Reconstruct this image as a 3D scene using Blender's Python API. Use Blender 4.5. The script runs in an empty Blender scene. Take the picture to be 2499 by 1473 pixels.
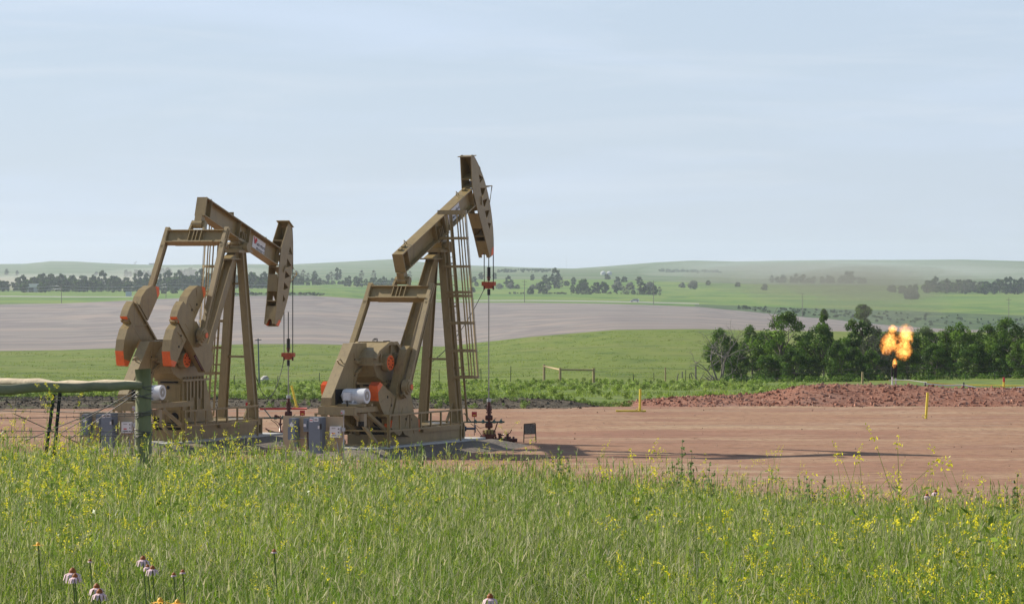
import bpy, math, random
import numpy as np
from mathutils import Vector, Matrix
from mathutils.geometry import tessellate_polygon

R = math.radians
F, EY, CX, HY, W0 = 9000.0, 5.9, 1249.5, 650.0, 2499.0   # focal length in photo pixels, eye height above the pad

# ------------------------------------------------------------------ camera, sky, sun, exposure
sc = bpy.context.scene
col = sc.collection
cd = bpy.data.cameras.new('camera'); cam = bpy.data.objects.new('camera', cd); col.objects.link(cam)
cam.location = (0, 0, EY); cam.rotation_euler = (R(90), 0, 0)
cd.sensor_width = 36; cd.lens = 36 * F / W0; cd.shift_y = (HY - 736.5) / W0
cd.clip_start = 0.5; cd.clip_end = 30000
sc.camera = cam

SUN_EL, SUN_DIR = R(30), (-0.885, 0.465)                   # sun low, to the left and behind the wells
world = bpy.data.worlds.new('World'); sc.world = world; world.use_nodes = True
wn, wl = world.node_tree.nodes, world.node_tree.links
bg = wn['Background']
sky = wn.new('ShaderNodeTexSky'); sky.sky_type = 'NISHITA'; sky.sun_disc = False
sky.sun_elevation = SUN_EL; sky.sun_rotation = math.atan2(SUN_DIR[0], SUN_DIR[1])
sky.altitude = 600; sky.air_density = 1.0; sky.dust_density = 0.6; sky.ozone_density = 3.0
tc = wn.new('ShaderNodeTexCoord')
mp = wn.new('ShaderNodeMapping'); mp.inputs['Scale'].default_value = (5, 5, 34); mp.inputs['Rotation'].default_value = (0.0, R(7), 0)
nz = wn.new('ShaderNodeTexNoise'); nz.inputs['Scale'].default_value = 1.3; nz.inputs['Detail'].default_value = 7; nz.inputs['Roughness'].default_value = .55; nz.inputs['Distortion'].default_value = .5
rp = wn.new('ShaderNodeValToRGB'); rp.color_ramp.elements[0].position = .46; rp.color_ramp.elements[1].position = .78
mx = wn.new('ShaderNodeMix'); mx.data_type = 'RGBA'; mx.inputs['B'].default_value = (8.6, 10.1, 12.4, 1)
ml = wn.new('ShaderNodeMath'); ml.operation = 'MULTIPLY_ADD'; ml.inputs[1].default_value = .20; ml.inputs[2].default_value = .70
wl.new(tc.outputs['Generated'], mp.inputs['Vector']); wl.new(mp.outputs[0], nz.inputs['Vector'])
wl.new(nz.outputs['Fac'], rp.inputs['Fac']); wl.new(rp.outputs['Color'], ml.inputs[0])
sx_ = wn.new('ShaderNodeSeparateXYZ'); wl.new(tc.outputs['Generated'], sx_.inputs[0])      # the veil of thin cloud lies low, the zenith stays blue
mr = wn.new('ShaderNodeMapRange'); mr.inputs['From Min'].default_value = .12; mr.inputs['From Max'].default_value = .55; mr.inputs['To Min'].default_value = 1; mr.inputs['To Max'].default_value = .25; wl.new(sx_.outputs['Z'], mr.inputs['Value'])
mm = wn.new('ShaderNodeMath'); mm.operation = 'MULTIPLY'; wl.new(ml.outputs[0], mm.inputs[0]); wl.new(mr.outputs[0], mm.inputs[1])
wl.new(mm.outputs[0], mx.inputs['Factor']); wl.new(sky.outputs[0], mx.inputs['A']); mp2 = wn.new('ShaderNodeMapping'); mp2.inputs['Scale'].default_value = (9, 9, 95); mp2.inputs['Rotation'].default_value = (0.0, R(-6), R(20))
nz2 = wn.new('ShaderNodeTexNoise'); nz2.inputs['Scale'].default_value = 1.0; nz2.inputs['Detail'].default_value = 8; nz2.inputs['Roughness'].default_value = .6; nz2.inputs['Distortion'].default_value = .8
rp2 = wn.new('ShaderNodeMapRange'); rp2.inputs['From Min'].default_value = .52; rp2.inputs['From Max'].default_value = .74; rp2.inputs['To Max'].default_value = .24
mx2 = wn.new('ShaderNodeMix'); mx2.data_type = 'RGBA'; mx2.inputs['B'].default_value = (10.6, 11.2, 12.0, 1)          # thin wisps of cirrus
wl.new(tc.outputs['Generated'], mp2.inputs['Vector']); wl.new(mp2.outputs[0], nz2.inputs['Vector']); wl.new(nz2.outputs['Fac'], rp2.inputs['Value']); wl.new(rp2.outputs[0], mx2.inputs['Factor'])
wl.new(mx.outputs['Result'], mx2.inputs['A']); wl.new(mx2.outputs['Result'], bg.inputs['Color'])
bg.inputs['Strength'].default_value = 0.0535

sl = bpy.data.lights.new('sun', 'SUN'); sun = bpy.data.objects.new('sun', sl); col.objects.link(sun)
sl.energy = 4.8; sl.angle = R(0.53); sl.color = (1.0, 0.93, 0.82)
sd = Vector((SUN_DIR[0] * math.cos(SUN_EL), SUN_DIR[1] * math.cos(SUN_EL), math.sin(SUN_EL)))
sun.rotation_euler = sd.to_track_quat('Z', 'Y').to_euler(); sun.location = (-40, 150, 60)

sc.view_settings.view_transform = 'Standard'; sc.view_settings.look = 'None'
sc.view_settings.exposure = 0.55; sc.view_settings.gamma = 1
sc.cycles.use_denoising = True; sc.render.filter_size = 1.2; sc.cycles.sample_clamp_indirect = 4
sc.cycles.max_bounces = 6; sc.cycles.volume_bounces = 1; sc.cycles.transparent_max_bounces = 12
sc.cycles.volume_step_rate = 1.0

rng = np.random.default_rng(7); random.seed(7)

# ------------------------------------------------------------------ helpers
def at(px, py, d): return Vector(((px - CX) / F * d, d, EY - (py - HY) / F * d))
def tag(o, label=None, cat=None, group=None, kind=None):
    if label: o['label'] = label
    if cat: o['category'] = cat
    if group: o['group'] = group
    if kind: o['kind'] = kind
    return o
def empty(name, loc=(0, 0, 0), rz=0.0):
    o = bpy.data.objects.new(name, None); col.objects.link(o); o.location = loc; o.rotation_euler = (0, 0, rz); o.empty_display_size = .2
    return o
def copy_tree(o, parent=None):
    c = o.copy(); col.objects.link(c)
    if parent is not None: c.parent = parent
    for ch in list(o.children): copy_tree(ch, c)
    return c
def basis(d, up=(0, 0, 1)):
    d = Vector(d).normalized(); up = Vector(up)
    if abs(d.dot(up)) > .999: up = Vector((1, 0, 0))
    s = d.cross(up).normalized(); u = s.cross(d).normalized()
    return d, s, u

class MB:
    def __init__(s): s.v = []; s.f = []; s.m = []; s.sm = []
    def add(s, vs, fs, m=0, smooth=False):
        n = len(s.v); s.v += [tuple(v) for v in vs]
        for k, f in enumerate(fs):
            s.f.append([i + n for i in f]); s.m.append(m[k] if isinstance(m, (list, tuple)) else m); s.sm.append(smooth)
    def box(s, c, size, m=0, rot=None):
        hx, hy, hz = [q / 2 for q in size]
        vs = [Vector((x, y, z)) for x in (-hx, hx) for y in (-hy, hy) for z in (-hz, hz)]
        if rot is not None: vs = [rot @ v for v in vs]
        s.add([v + Vector(c) for v in vs], [(0, 1, 3, 2), (4, 6, 7, 5), (0, 4, 5, 1), (2, 3, 7, 6), (0, 2, 6, 4), (1, 5, 7, 3)], m)
        return s
    def box2(s, lo, hi, m=0):
        return s.box([(a + b) / 2 for a, b in zip(lo, hi)], [abs(b - a) for a, b in zip(lo, hi)], m)
    def bar(s, p0, p1, w, h, up=(0, 0, 1), m=0):
        p0, p1 = Vector(p0), Vector(p1); d, sd_, u = basis(p1 - p0, up)
        vs = [p + sd_ * a * w / 2 + u * b * h / 2 for p in (p0, p1) for a, b in ((-1, -1), (1, -1), (1, 1), (-1, 1))]
        s.add(vs, [(3, 2, 1, 0), (4, 5, 6, 7), (0, 1, 5, 4), (1, 2, 6, 5), (2, 3, 7, 6), (3, 0, 4, 7)], m); return s
    def prism(s, poly, y0, y1, m=0, em=None):            # polygon in local (x,z), extruded along y
        n = len(poly); vs = [(x, y0, z) for x, z in poly] + [(x, y1, z) for x, z in poly]
        fs = [list(range(n)), list(range(2 * n - 1, n - 1, -1))]; ms = [m, m]
        for i in range(n):
            j = (i + 1) % n; fs.append([i, i + n, j + n, j]); ms.append(em[i] if em else m)
        s.add(vs, fs, ms); return s
    def holed(s, outer, holes, y0, y1, m=0):
        loops = [outer] + holes; flat = [p for l in loops for p in l]; n = len(flat)
        tris = tessellate_polygon([[Vector((x, z, 0)) for x, z in l] for l in loops])
        vs = [(x, y0, z) for x, z in flat] + [(x, y1, z) for x, z in flat]
        fs = [list(t) for t in tris] + [[i + n for i in reversed(t)] for t in tris]
        k = 0
        for l in loops:
            for i in range(len(l)):
                a, b = k + i, k + (i + 1) % len(l); fs.append([a, a + n, b + n, b])
            k += len(l)
        s.add(vs, fs, m); return s
    def cyl(s, p0, p1, r0, r1=None, n=14, m=0, cap_m=None):
        r1 = r0 if r1 is None else r1; p0, p1 = Vector(p0), Vector(p1); d, a, b = basis(p1 - p0)
        ring = lambda p, r: [p + (a * math.cos(t) + b * math.sin(t)) * r for t in [2 * math.pi * i / n for i in range(n)]]
        vs = ring(p0, r0) + ring(p1, r1)
        s.add(vs, [(i, i + n, (i + 1) % n + n, (i + 1) % n) for i in range(n)], m, True)
        cm = m if cap_m is None else cap_m
        s.add(vs, [list(range(n)), list(range(2 * n - 1, n - 1, -1))], cm); return s
    def tube(s, pts, r, n=6, m=0):
        pts = [Vector(p) for p in pts]; vs = []; fs = []; rr = r if isinstance(r, (list, tuple)) else [r] * len(pts)
        for i, p in enumerate(pts):
            d = pts[min(i + 1, len(pts) - 1)] - pts[max(i - 1, 0)]; _, a, b = basis(d)
            vs += [p + (a * math.cos(2 * math.pi * k / n) + b * math.sin(2 * math.pi * k / n)) * rr[i] for k in range(n)]
        for i in range(len(pts) - 1):
            fs += [(i * n + k, (i + 1) * n + k, (i + 1) * n + (k + 1) % n, i * n + (k + 1) % n) for k in range(n)]
        fs += [list(range(n - 1, -1, -1)), list(range((len(pts) - 1) * n, len(pts) * n))]
        s.add(vs, fs, m, True); return s
    def ibeam(s, p0, p1, depth, width, tf=.025, tw=.02, up=(0, 0, 1), m=0):
        p0, p1 = Vector(p0), Vector(p1); d, sd_, u = basis(p1 - p0, up)
        for q in (1, -1): s.bar(p0 + u * q * (depth - tf) / 2, p1 + u * q * (depth - tf) / 2, width, tf, up, m)
        return s.bar(p0, p1, tw, depth - 2 * tf, up, m)
    def build(s, name, mats, parent=None, loc=None):
        me = bpy.data.meshes.new(name); me.from_pydata(s.v, [], s.f)
        for mt in (mats if isinstance(mats, (list, tuple)) else [mats]): me.materials.append(mt)
        me.polygons.foreach_set('material_index', s.m); me.polygons.foreach_set('use_smooth', s.sm); me.update()
        o = bpy.data.objects.new(name, me); col.objects.link(o)
        if parent is not None: o.parent = parent
        if loc is not None: o.location = loc
        return o

def np_mesh(name, V, Fq, mats, colr=None, mi=None, smooth=False, parent=None):
    """numpy verts (n,3) + faces (m,k) -> one mesh object, optional per-vertex colour attribute"""
    me = bpy.data.meshes.new(name); k = Fq.shape[1]
    me.vertices.add(len(V)); me.vertices.foreach_set('co', np.ascontiguousarray(V, np.float32).ravel())
    me.loops.add(Fq.size); me.loops.foreach_set('vertex_index', np.ascontiguousarray(Fq, np.int32).ravel())
    me.polygons.add(len(Fq)); me.polygons.foreach_set('loop_start', np.arange(0, Fq.size, k, dtype=np.int32))
    try: me.polygons.foreach_set('loop_total', np.full(len(Fq), k, np.int32))
    except Exception: pass
    for mt in (mats if isinstance(mats, (list, tuple)) else [mats]): me.materials.append(mt)
    if mi is not None: me.polygons.foreach_set('material_index', mi.astype(np.int32))
    me.polygons.foreach_set('use_smooth', np.full(len(Fq), smooth))
    me.update(calc_edges=True)
    if colr is not None:
        a = me.attributes.new('tint', 'FLOAT_COLOR', 'POINT'); c4 = np.ones((len(V), 4), np.float32); c4[:, :3] = colr
        a.data.foreach_set('color', c4.ravel())
    o = bpy.data.objects.new(name, me); col.objects.link(o)
    if parent is not None: o.parent = parent
    return o

# ------------------------------------------------------------------ materials
def mat(name, base, rough=.6, metal=0.0, var=.0, scale=3.0, dirt=None, dirt_amt=.0, bump=0.0, bscale=40.0, spec=.5, stretch=None, streak=None):
    m = bpy.data.materials.new(name); m.use_nodes = True; n, l = m.node_tree.nodes, m.node_tree.links
    b = n['Principled BSDF']; b.inputs['Roughness'].default_value = rough; b.inputs['Metallic'].default_value = metal
    b.inputs['Specular IOR Level'].default_value = spec; b.inputs['Base Color'].default_value = (*base, 1)
    t = n.new('ShaderNodeTexCoord'); vec = t.outputs['Object']
    if stretch:
        q = n.new('ShaderNodeMapping'); q.inputs['Scale'].default_value = stretch; l.new(vec, q.inputs['Vector']); vec = q.outputs[0]
    out = None
    if var or dirt:
        z = n.new('ShaderNodeTexNoise'); z.inputs['Scale'].default_value = scale; z.inputs['Detail'].default_value = 6; z.inputs['Roughness'].default_value = .62; l.new(vec, z.inputs['Vector'])
        r = n.new('ShaderNodeValToRGB'); r.color_ramp.elements[0].position = .3; r.color_ramp.elements[1].position = .7
        r.color_ramp.elements[0].color = (*[c * (1 - var) for c in base], 1); r.color_ramp.elements[1].color = (*[min(1, c * (1 + var)) for c in base], 1)
        l.new(z.outputs['Fac'], r.inputs['Fac']); out = r.outputs['Color']
        if dirt:
            z2 = n.new('ShaderNodeTexNoise'); z2.inputs['Scale'].default_value = scale * 2.7; z2.inputs['Detail'].default_value = 9; z2.inputs['Roughness'].default_value = .7; l.new(vec, z2.inputs['Vector'])
            r2 = n.new('ShaderNodeValToRGB'); r2.color_ramp.elements[0].position = .62 - .3 * dirt_amt; r2.color_ramp.elements[1].position = .75
            x = n.new('ShaderNodeMix'); x.data_type = 'RGBA'; x.inputs['B'].default_value = (*dirt, 1)
            l.new(z2.outputs['Fac'], r2.inputs['Fac']); l.new(r2.outputs['Color'], x.inputs['Factor']); l.new(out, x.inputs['A']); out = x.outputs['Result']
        if streak:                                     # rain and oil runs: noise drawn out vertically
            q = n.new('ShaderNodeMapping'); q.inputs['Scale'].default_value = (7, 7, .55); l.new(vec, q.inputs['Vector'])
            z3 = n.new('ShaderNodeTexNoise'); z3.inputs['Scale'].default_value = 1; z3.inputs['Detail'].default_value = 7; z3.inputs['Roughness'].default_value = .65; l.new(q.outputs[0], z3.inputs['Vector'])
            r3 = n.new('ShaderNodeMapRange'); r3.inputs['From Min'].default_value = .54; r3.inputs['From Max'].default_value = .74; r3.inputs['To Max'].default_value = .65; l.new(z3.outputs['Fac'], r3.inputs['Value'])
            x3 = n.new('ShaderNodeMix'); x3.data_type = 'RGBA'; x3.inputs['B'].default_value = (*streak, 1); l.new(r3.outputs[0], x3.inputs['Factor']); l.new(out, x3.inputs['A']); out = x3.outputs['Result']
        l.new(out, b.inputs['Base Color'])
    if bump:
        z = n.new('ShaderNodeTexNoise'); z.inputs['Scale'].default_value = bscale; z.inputs['Detail'].default_value = 5; l.new(vec, z.inputs['Vector'])
        u = n.new('ShaderNodeBump'); u.inputs['Strength'].default_value = bump; u.inputs['Distance'].default_value = .05; l.new(z.outputs['Fac'], u.inputs['Height']); l.new(u.outputs[0], b.inputs['Normal'])
    return m

def ramp_mat(name, cols, rough=.95, noises=(), bump=0, bdist=.1, bnode=0):
    """ground cover: several world-space noise layers mixed through colours. noises: (scale xyz, detail, lo, hi, colour)"""
    m = bpy.data.materials.new(name); m.use_nodes = True; n, l = m.node_tree.nodes, m.node_tree.links
    b = n['Principled BSDF']; b.inputs['Roughness'].default_value = rough; b.inputs['Specular IOR Level'].default_value = .15
    g = n.new('ShaderNodeNewGeometry'); out = None; hs = []
    rgb = n.new('ShaderNodeRGB'); rgb.outputs[0].default_value = (*cols, 1); out = rgb.outputs[0]
    for scl, det, lo, hi, c in noises:
        q = n.new('ShaderNodeMapping'); q.inputs['Scale'].default_value = scl; l.new(g.outputs['Position'], q.inputs['Vector'])
        z = n.new('ShaderNodeTexNoise'); z.inputs['Scale'].default_value = 1; z.inputs['Detail'].default_value = det; z.inputs['Roughness'].default_value = .6; l.new(q.outputs[0], z.inputs['Vector'])
        r = n.new('ShaderNodeMapRange'); r.inputs['From Min'].default_value = lo; r.inputs['From Max'].default_value = hi; l.new(z.outputs['Fac'], r.inputs['Value'])
        x = n.new('ShaderNodeMix'); x.data_type = 'RGBA'; x.inputs['B'].default_value = (*c, 1)
        l.new(r.outputs[0], x.inputs['Factor']); l.new(out, x.inputs['A']); out = x.outputs['Result']; hs.append(z.outputs['Fac'])
    l.new(out, b.inputs['Base Color'])
    if bump:
        u = n.new('ShaderNodeBump'); u.inputs['Strength'].default_value = bump; u.inputs['Distance'].default_value = bdist; l.new(hs[bnode], u.inputs['Height']); l.new(u.outputs[0], b.inputs['Normal'])
    return m

def leaf_mat(name, translucent=.35, rough=.55):
    m = bpy.data.materials.new(name); m.use_nodes = True; n, l = m.node_tree.nodes, m.node_tree.links
    b = n['Principled BSDF']; b.inputs['Roughness'].default_value = rough; b.inputs['Specular IOR Level'].default_value = .12
    a = n.new('ShaderNodeAttribute'); a.attribute_name = 'tint'
    tr = n.new('ShaderNodeBsdfTranslucent'); mxs = n.new('ShaderNodeMixShader'); mxs.inputs[0].default_value = translucent
    l.new(a.outputs['Color'], b.inputs['Base Color']); l.new(a.outputs['Color'], tr.inputs['Color'])
    l.new(b.outputs[0], mxs.inputs[1]); l.new(tr.outputs[0], mxs.inputs[2]); l.new(mxs.outputs[0], n['Material Output'].inputs['Surface'])
    return m

TAN = mat('tan_paint', (.28, .205, .086), .42, 0, .10, 2.2, dirt=(.19, .135, .058), dirt_amt=.3, bump=.05, bscale=14, streak=(.13, .088, .045))
TAN2 = mat('tan_paint_dusty', (.315, .235, .112), .5, 0, .12, 3, dirt=(.21, .16, .085), dirt_amt=.3, streak=(.17, .12, .07))
DARKHOLE = mat('dark_opening', (.012, .010, .008), .9)
ORANGE = mat('orange_paint', (.88, .15, .030), .45, 0, .12, 4, dirt=(.5, .09, .03), dirt_amt=.2)
RUSTOR = mat('dull_orange_red', (.42, .075, .025), .55, 0, .2, 8, dirt=(.16, .03, .015), dirt_amt=.4)
STEEL = mat('bare_steel', (.30, .29, .27), .35, .8, .1, 8)
CABLE = mat('black_cable', (.02, .02, .022), .6)
RODRED = mat('oily_red_iron', (.10, .022, .016), .35, .1, .35, 9, dirt=(.03, .012, .01), dirt_amt=.5)
REDBOX = mat('red_enamel', (.48, .035, .03), .5, 0, .1, 6)
WHITE = mat('white_enamel', (.72, .73, .74), .35, 0, .04, 4, dirt=(.55, .54, .5), dirt_amt=.1)
GREY = mat('grey_cabinet', (.155, .19, .235), .45, 0, .07, 3, dirt=(.13, .15, .18), dirt_amt=.2)
LABELW = mat('white_sticker', (.75, .76, .78), .5)
INKRED = mat('red_print', (.6, .05, .06), .6)
INKBLK = mat('black_print', (.03, .03, .035), .6)
BOARD = mat('tan_board', (.40, .32, .205), .7, 0, .06, 2)
TEAL = mat('teal_valve', (.045, .12, .11), .5, .2, .2, 9)
BLUEV = mat('dark_blue_valve', (.035, .06, .11), .5, .2, .2, 9)
YELLOW = mat('yellow_paint', (.78, .62, .05), .5, 0, .12, 5, dirt=(.5, .42, .1), dirt_amt=.3)
CONC = mat('concrete', (.50, .50, .48), .85, 0, .08, 4, dirt=(.36, .33, .28), dirt_amt=.3, bump=.1)
GALV = mat('galvanised', (.42, .44, .46), .4, .6, .1, 10)
WIRE = mat('rusty_wire', (.16, .15, .145), .5, .6, .2, 20)
TPOST = mat('dark_steel_post', (.035, .04, .035), .6, .3, .3, 9)
WOODG = mat('green_treated_wood', (.20, .21, .115), .8, 0, .22, 7, dirt=(.25, .23, .13), dirt_amt=.35, bump=.3, bscale=22, stretch=(1, 1, .22))
WOODGR = mat('green_treated_rail', (.21, .215, .13), .85, 0, .25, 7, dirt=(.25, .22, .15), dirt_amt=.35, bump=.3, bscale=20, stretch=(.2, 1, 1))
WOODC = mat('pale_cream_rail', (.56, .46, .32), .85, 0, .18, 6, dirt=(.35, .27, .17), dirt_amt=.3, bump=.3, bscale=20, stretch=(.2, 1, 1))  # pale cream wood with darker mottling
WOODT = mat('tan_post_wood', (.36, .27, .14), .85, 0, .2, 6)
WOODOLD = mat('weathered_wood', (.16, .14, .12), .9, 0, .3, 6)
BARK = mat('grey_bark', (.13, .11, .09), .9, 0, .3, 5, bump=.4, bscale=12)
DEADW = mat('dead_wood', (.18, .16, .14), .9, 0, .25, 4)
LEAF = leaf_mat('leaves', .25)
GRASS = leaf_mat('grass_blades', .50, .36)
ROCKC = leaf_mat('stone_tints', 0.0, .95)
BARNW = mat('barn_wall', (.30, .32, .34), .8); BARNR = mat('barn_roof', (.55, .56, .57), .6)
SHEET = mat('rusted_mesh_sheet', (.10, .075, .055), .8, .2, .5, 9, dirt=(.30, .29, .27), dirt_amt=.9)

# ------------------------------------------------------------------ terrain
PXK = np.array([-900, 0, 150, 300, 450, 600, 760, 900, 1080, 1300, 1500, 1700, 1900, 2200, 2499, 3400.])
DK = [150, 172, 290, 700, 730, 1800, 1990, 2060, 3200, 4500, 7000, 7700]
def row(*a): return np.array(a, float)
SYK = [
    650 + (EY + .3) * F / 150 + 0 * PXK,
    650 + (EY + .4) * F / 172 + 0 * PXK,
    650 + (EY + 3.15) * F / 290 + 0 * PXK,
    row(862, 856, 853, 847, 842, 838, 838, 842, 845, 822, 806, 803, 806, 810, 815, 822),
    row(858, 853, 850, 844, 839, 835, 835, 839, 842, 819, 803, 800, 802, 806, 810, 818),
    row(748, 742, 739, 732, 725, 720, 720, 729, 737, 739, 742, 748, 766, 796, 816, 830),
    row(727, 724, 724, 723, 719, 713, 713, 724, 734, 735, 738, 742, 748, 758, 772, 780),
    row(722, 721, 721, 721, 717, 711, 711, 722, 731, 732, 735, 739, 744, 750, 762, 770),
    row(692, 692, 690, 690, 688, 686, 684, 683, 683, 682, 684, 690, 694, 698, 700, 700),
    row(675, 674, 672, 670, 667, 665, 664, 663, 661, 660, 661, 664, 664, 668, 668, 668),
    None, None]
HX = np.array([-900, 0, 60, 125, 190, 250, 330, 420, 500, 600, 700, 850, 960, 1100, 1200, 1300, 1400, 1500, 1600, 1690, 1800, 1900, 2050, 2200, 2350, 2499, 3400.])
HYS = np.array([640, 644, 643.5, 637, 638, 641.5, 645, 646.5, 645, 644, 645.5, 638, 632, 646, 649, 653, 655, 648, 640, 635.5, 638, 636, 634, 634, 633, 637, 640.])
def smooth_noise(x, y, seed):
    """cheap value noise: sum of sines"""
    r = np.random.default_rng(seed); out = 0 * x
    for k in range(6):
        a, b, c = r.normal(), r.normal(), r.uniform(0, 6.28); out = out + np.sin(a * x + b * y + c)
    return out / 6
def sy_at(px, d):
    """image row of the land at a column and depth: the measured profile of the country behind the pad"""
    rows = []
    for s in SYK[:-2]: rows.append(np.interp(px, PXK, s))
    hc = np.interp(px, HX, HYS); rows.append(hc); rows.append(hc + 14)
    out = np.zeros_like(px); D = np.array(DK, float)
    i = np.clip(np.searchsorted(D, d, 'right') - 1, 0, len(D) - 2)
    t = np.clip((d - D[i]) / (D[i + 1] - D[i]), 0, 1); st = np.array(rows)
    k = np.arange(len(px)); return st[i, k] * (1 - t) + st[i + 1, k] * t
def land_z(x, y):
    x = np.atleast_1d(np.asarray(x, float)); y = np.atleast_1d(np.asarray(y, float))
    px = CX + x / y * F; z = EY - (sy_at(px, y) - HY) / F * y
    amp = np.interp(y, [150, 200, 320, 700, 1000, 1800, 3000, 6000, 7000], [0, .05, .35, .25, .8, .5, 1.5, 3, 0])
    return z + amp * smooth_noise(x / np.maximum(8, y * .05), y / np.maximum(14, y * .09), 3)
def lz(x, y): return float(land_z(x, y)[0])
def on_land(px, d, dz=0): x = (px - CX) / F * d; return Vector((x, d, lz(x, d) + dz))

dn = np.concatenate([np.linspace(150, 290, 60), np.linspace(294, 700, 95), np.linspace(705, 1800, 150), np.linspace(1806, 2060, 44), np.linspace(2070, 3200, 60), np.linspace(3230, 4500, 30), np.linspace(4560, 7000, 42), np.linspace(7100, 7700, 5)])
pxn = np.linspace(-900, 3400, 430)
DD, PP = np.meshgrid(dn, pxn, indexing='ij'); XX = (PP - CX) / F * DD
ZZ = land_z(XX.ravel(), DD.ravel()).reshape(XX.shape)
VT = np.stack([XX, DD, ZZ], -1).reshape(-1, 3); nr, nc = XX.shape
ii, jj = np.meshgrid(np.arange(nr - 1), np.arange(nc - 1), indexing='ij')
FT = np.stack([ii * nc + jj, ii * nc + jj + 1, (ii + 1) * nc + jj + 1, (ii + 1) * nc + jj], -1).reshape(-1, 4)
fd = DD[:-1, :-1].ravel(); fp = PP[:-1, :-1].ravel()
wob = smooth_noise(fp / 60, fd / 80, 11)
cls = np.full(len(FT), 0)                                        # 0 pasture
cls[fd < 286 + 10 * wob] = 5                                     # weedy strip behind the pad
cls[fd >= 702] = 1                                               # ploughed field
cls[fd >= 1800 + 6 * wob] = 2                                    # grass verge / crops
cls[(fd >= 1800 + 8 * wob) & (fd < 1985) & (fp > 1690)] = 6      # scrub bank on the right
cls[(fd >= 1800) & (fd < 1980) & (fp > 560) & (fp < 770 + 30 * wob)] = 6
cls[(fd >= 1996) & (fd < 2052) & ((fp < 1700) & ((fp < 330) | (fp > 900)))] = 3   # gravel road
cls[(fd > 2600) & (fd < 4300) & (fp < 520 + 60 * wob)] = 7       # pale stubble on the left
cls[fd >= 3210] = np.where((fd[fd >= 3210] < 4300) & (fp[fd >= 3210] < 520), 7, 4)
PAST = ramp_mat('pasture', (.125, .175, .024), noises=(((.5, .22, 1), 8, .40, .62, (.165, .205, .036)), ((.16, .045, 1), 6, .49, .64, (.085, .135, .020)), ((.03, .02, 1), 3, .5, .75, (.18, .20, .05)), ((1.6, .6, 1), 4, .55, .85, (.09, .13, .02))), bump=.45, bdist=.5)
PLOW = ramp_mat('ploughed_earth', (.255, .225, .205), noises=(((.005, .035, 1), 6, .45, .60, (.175, .157, .150)), ((.010, .06, 1), 6, .54, .66, (.315, .265, .225)), ((.05, .022, 1), 6, .48, .62, (.20, .172, .165)), ((.0035, .011, 1), 2, .52, .7, (.30, .245, .21))), bump=.5, bdist=.5, bnode=2)
CROP = ramp_mat('green_crop', (.10, .195, .020), noises=(((.003, .010, 1), 5, .45, .60, (.165, .23, .035)), ((.005, .005, 1), 4, .52, .64, (.055, .14, .016)), ((.03, .02, 1), 5, .5, .8, (.16, .20, .055))))
ROADM = ramp_mat('gravel_road', (.36, .34, .31), noises=(((.02, .1, 1), 3, .4, .7, (.30, .28, .24)),))
HILL = ramp_mat('hill_grass', (.10, .155, .06), noises=(((.0016, .004, 1), 5, .45, .62, (.165, .195, .105)), ((.0009, .0016, 1), 4, .5, .60, (.075, .13, .05)), ((.004, .009, 1), 4, .55, .72, (.21, .2, .15))))
WEED = ramp_mat('weedy_ground', (.17, .225, .04), noises=(((.5, .3, 1), 6, .42, .62, (.07, .12, .03)), ((.2, .15, 1), 4, .55, .7, (.15, .16, .06)), ((1.2, .5, 1), 5, .58, .72, (.07, .055, .035))), bump=.6, bdist=.3)
SCRUB = ramp_mat('scrub', (.05, .095, .03), noises=(((.06, .04, 1), 5, .45, .6, (.10, .155, .045)), ((.2, .1, 1), 5, .5, .7, (.035, .07, .03))))
STUB = ramp_mat('stubble', (.26, .25, .15), noises=(((.002, .008, 1), 4, .42, .66, (.20, .22, .11)), ((.004, .01, 1), 4, .5, .7, (.30, .26, .19))))
for k, (nm, mt) in enumerate((('pasture', PAST), ('ploughed_field', PLOW), ('green_field', CROP), ('far_road', ROADM), ('hills', HILL), ('weedy_strip_ground', WEED), ('scrub_bank', SCRUB), ('stubble_field', STUB))):
    fsel = FT[cls == k]; used, inv = np.unique(fsel, return_inverse=True)
    tag(np_mesh(nm, VT[used], inv.reshape(-1, 4), mt, smooth=True), kind='structure')

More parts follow.
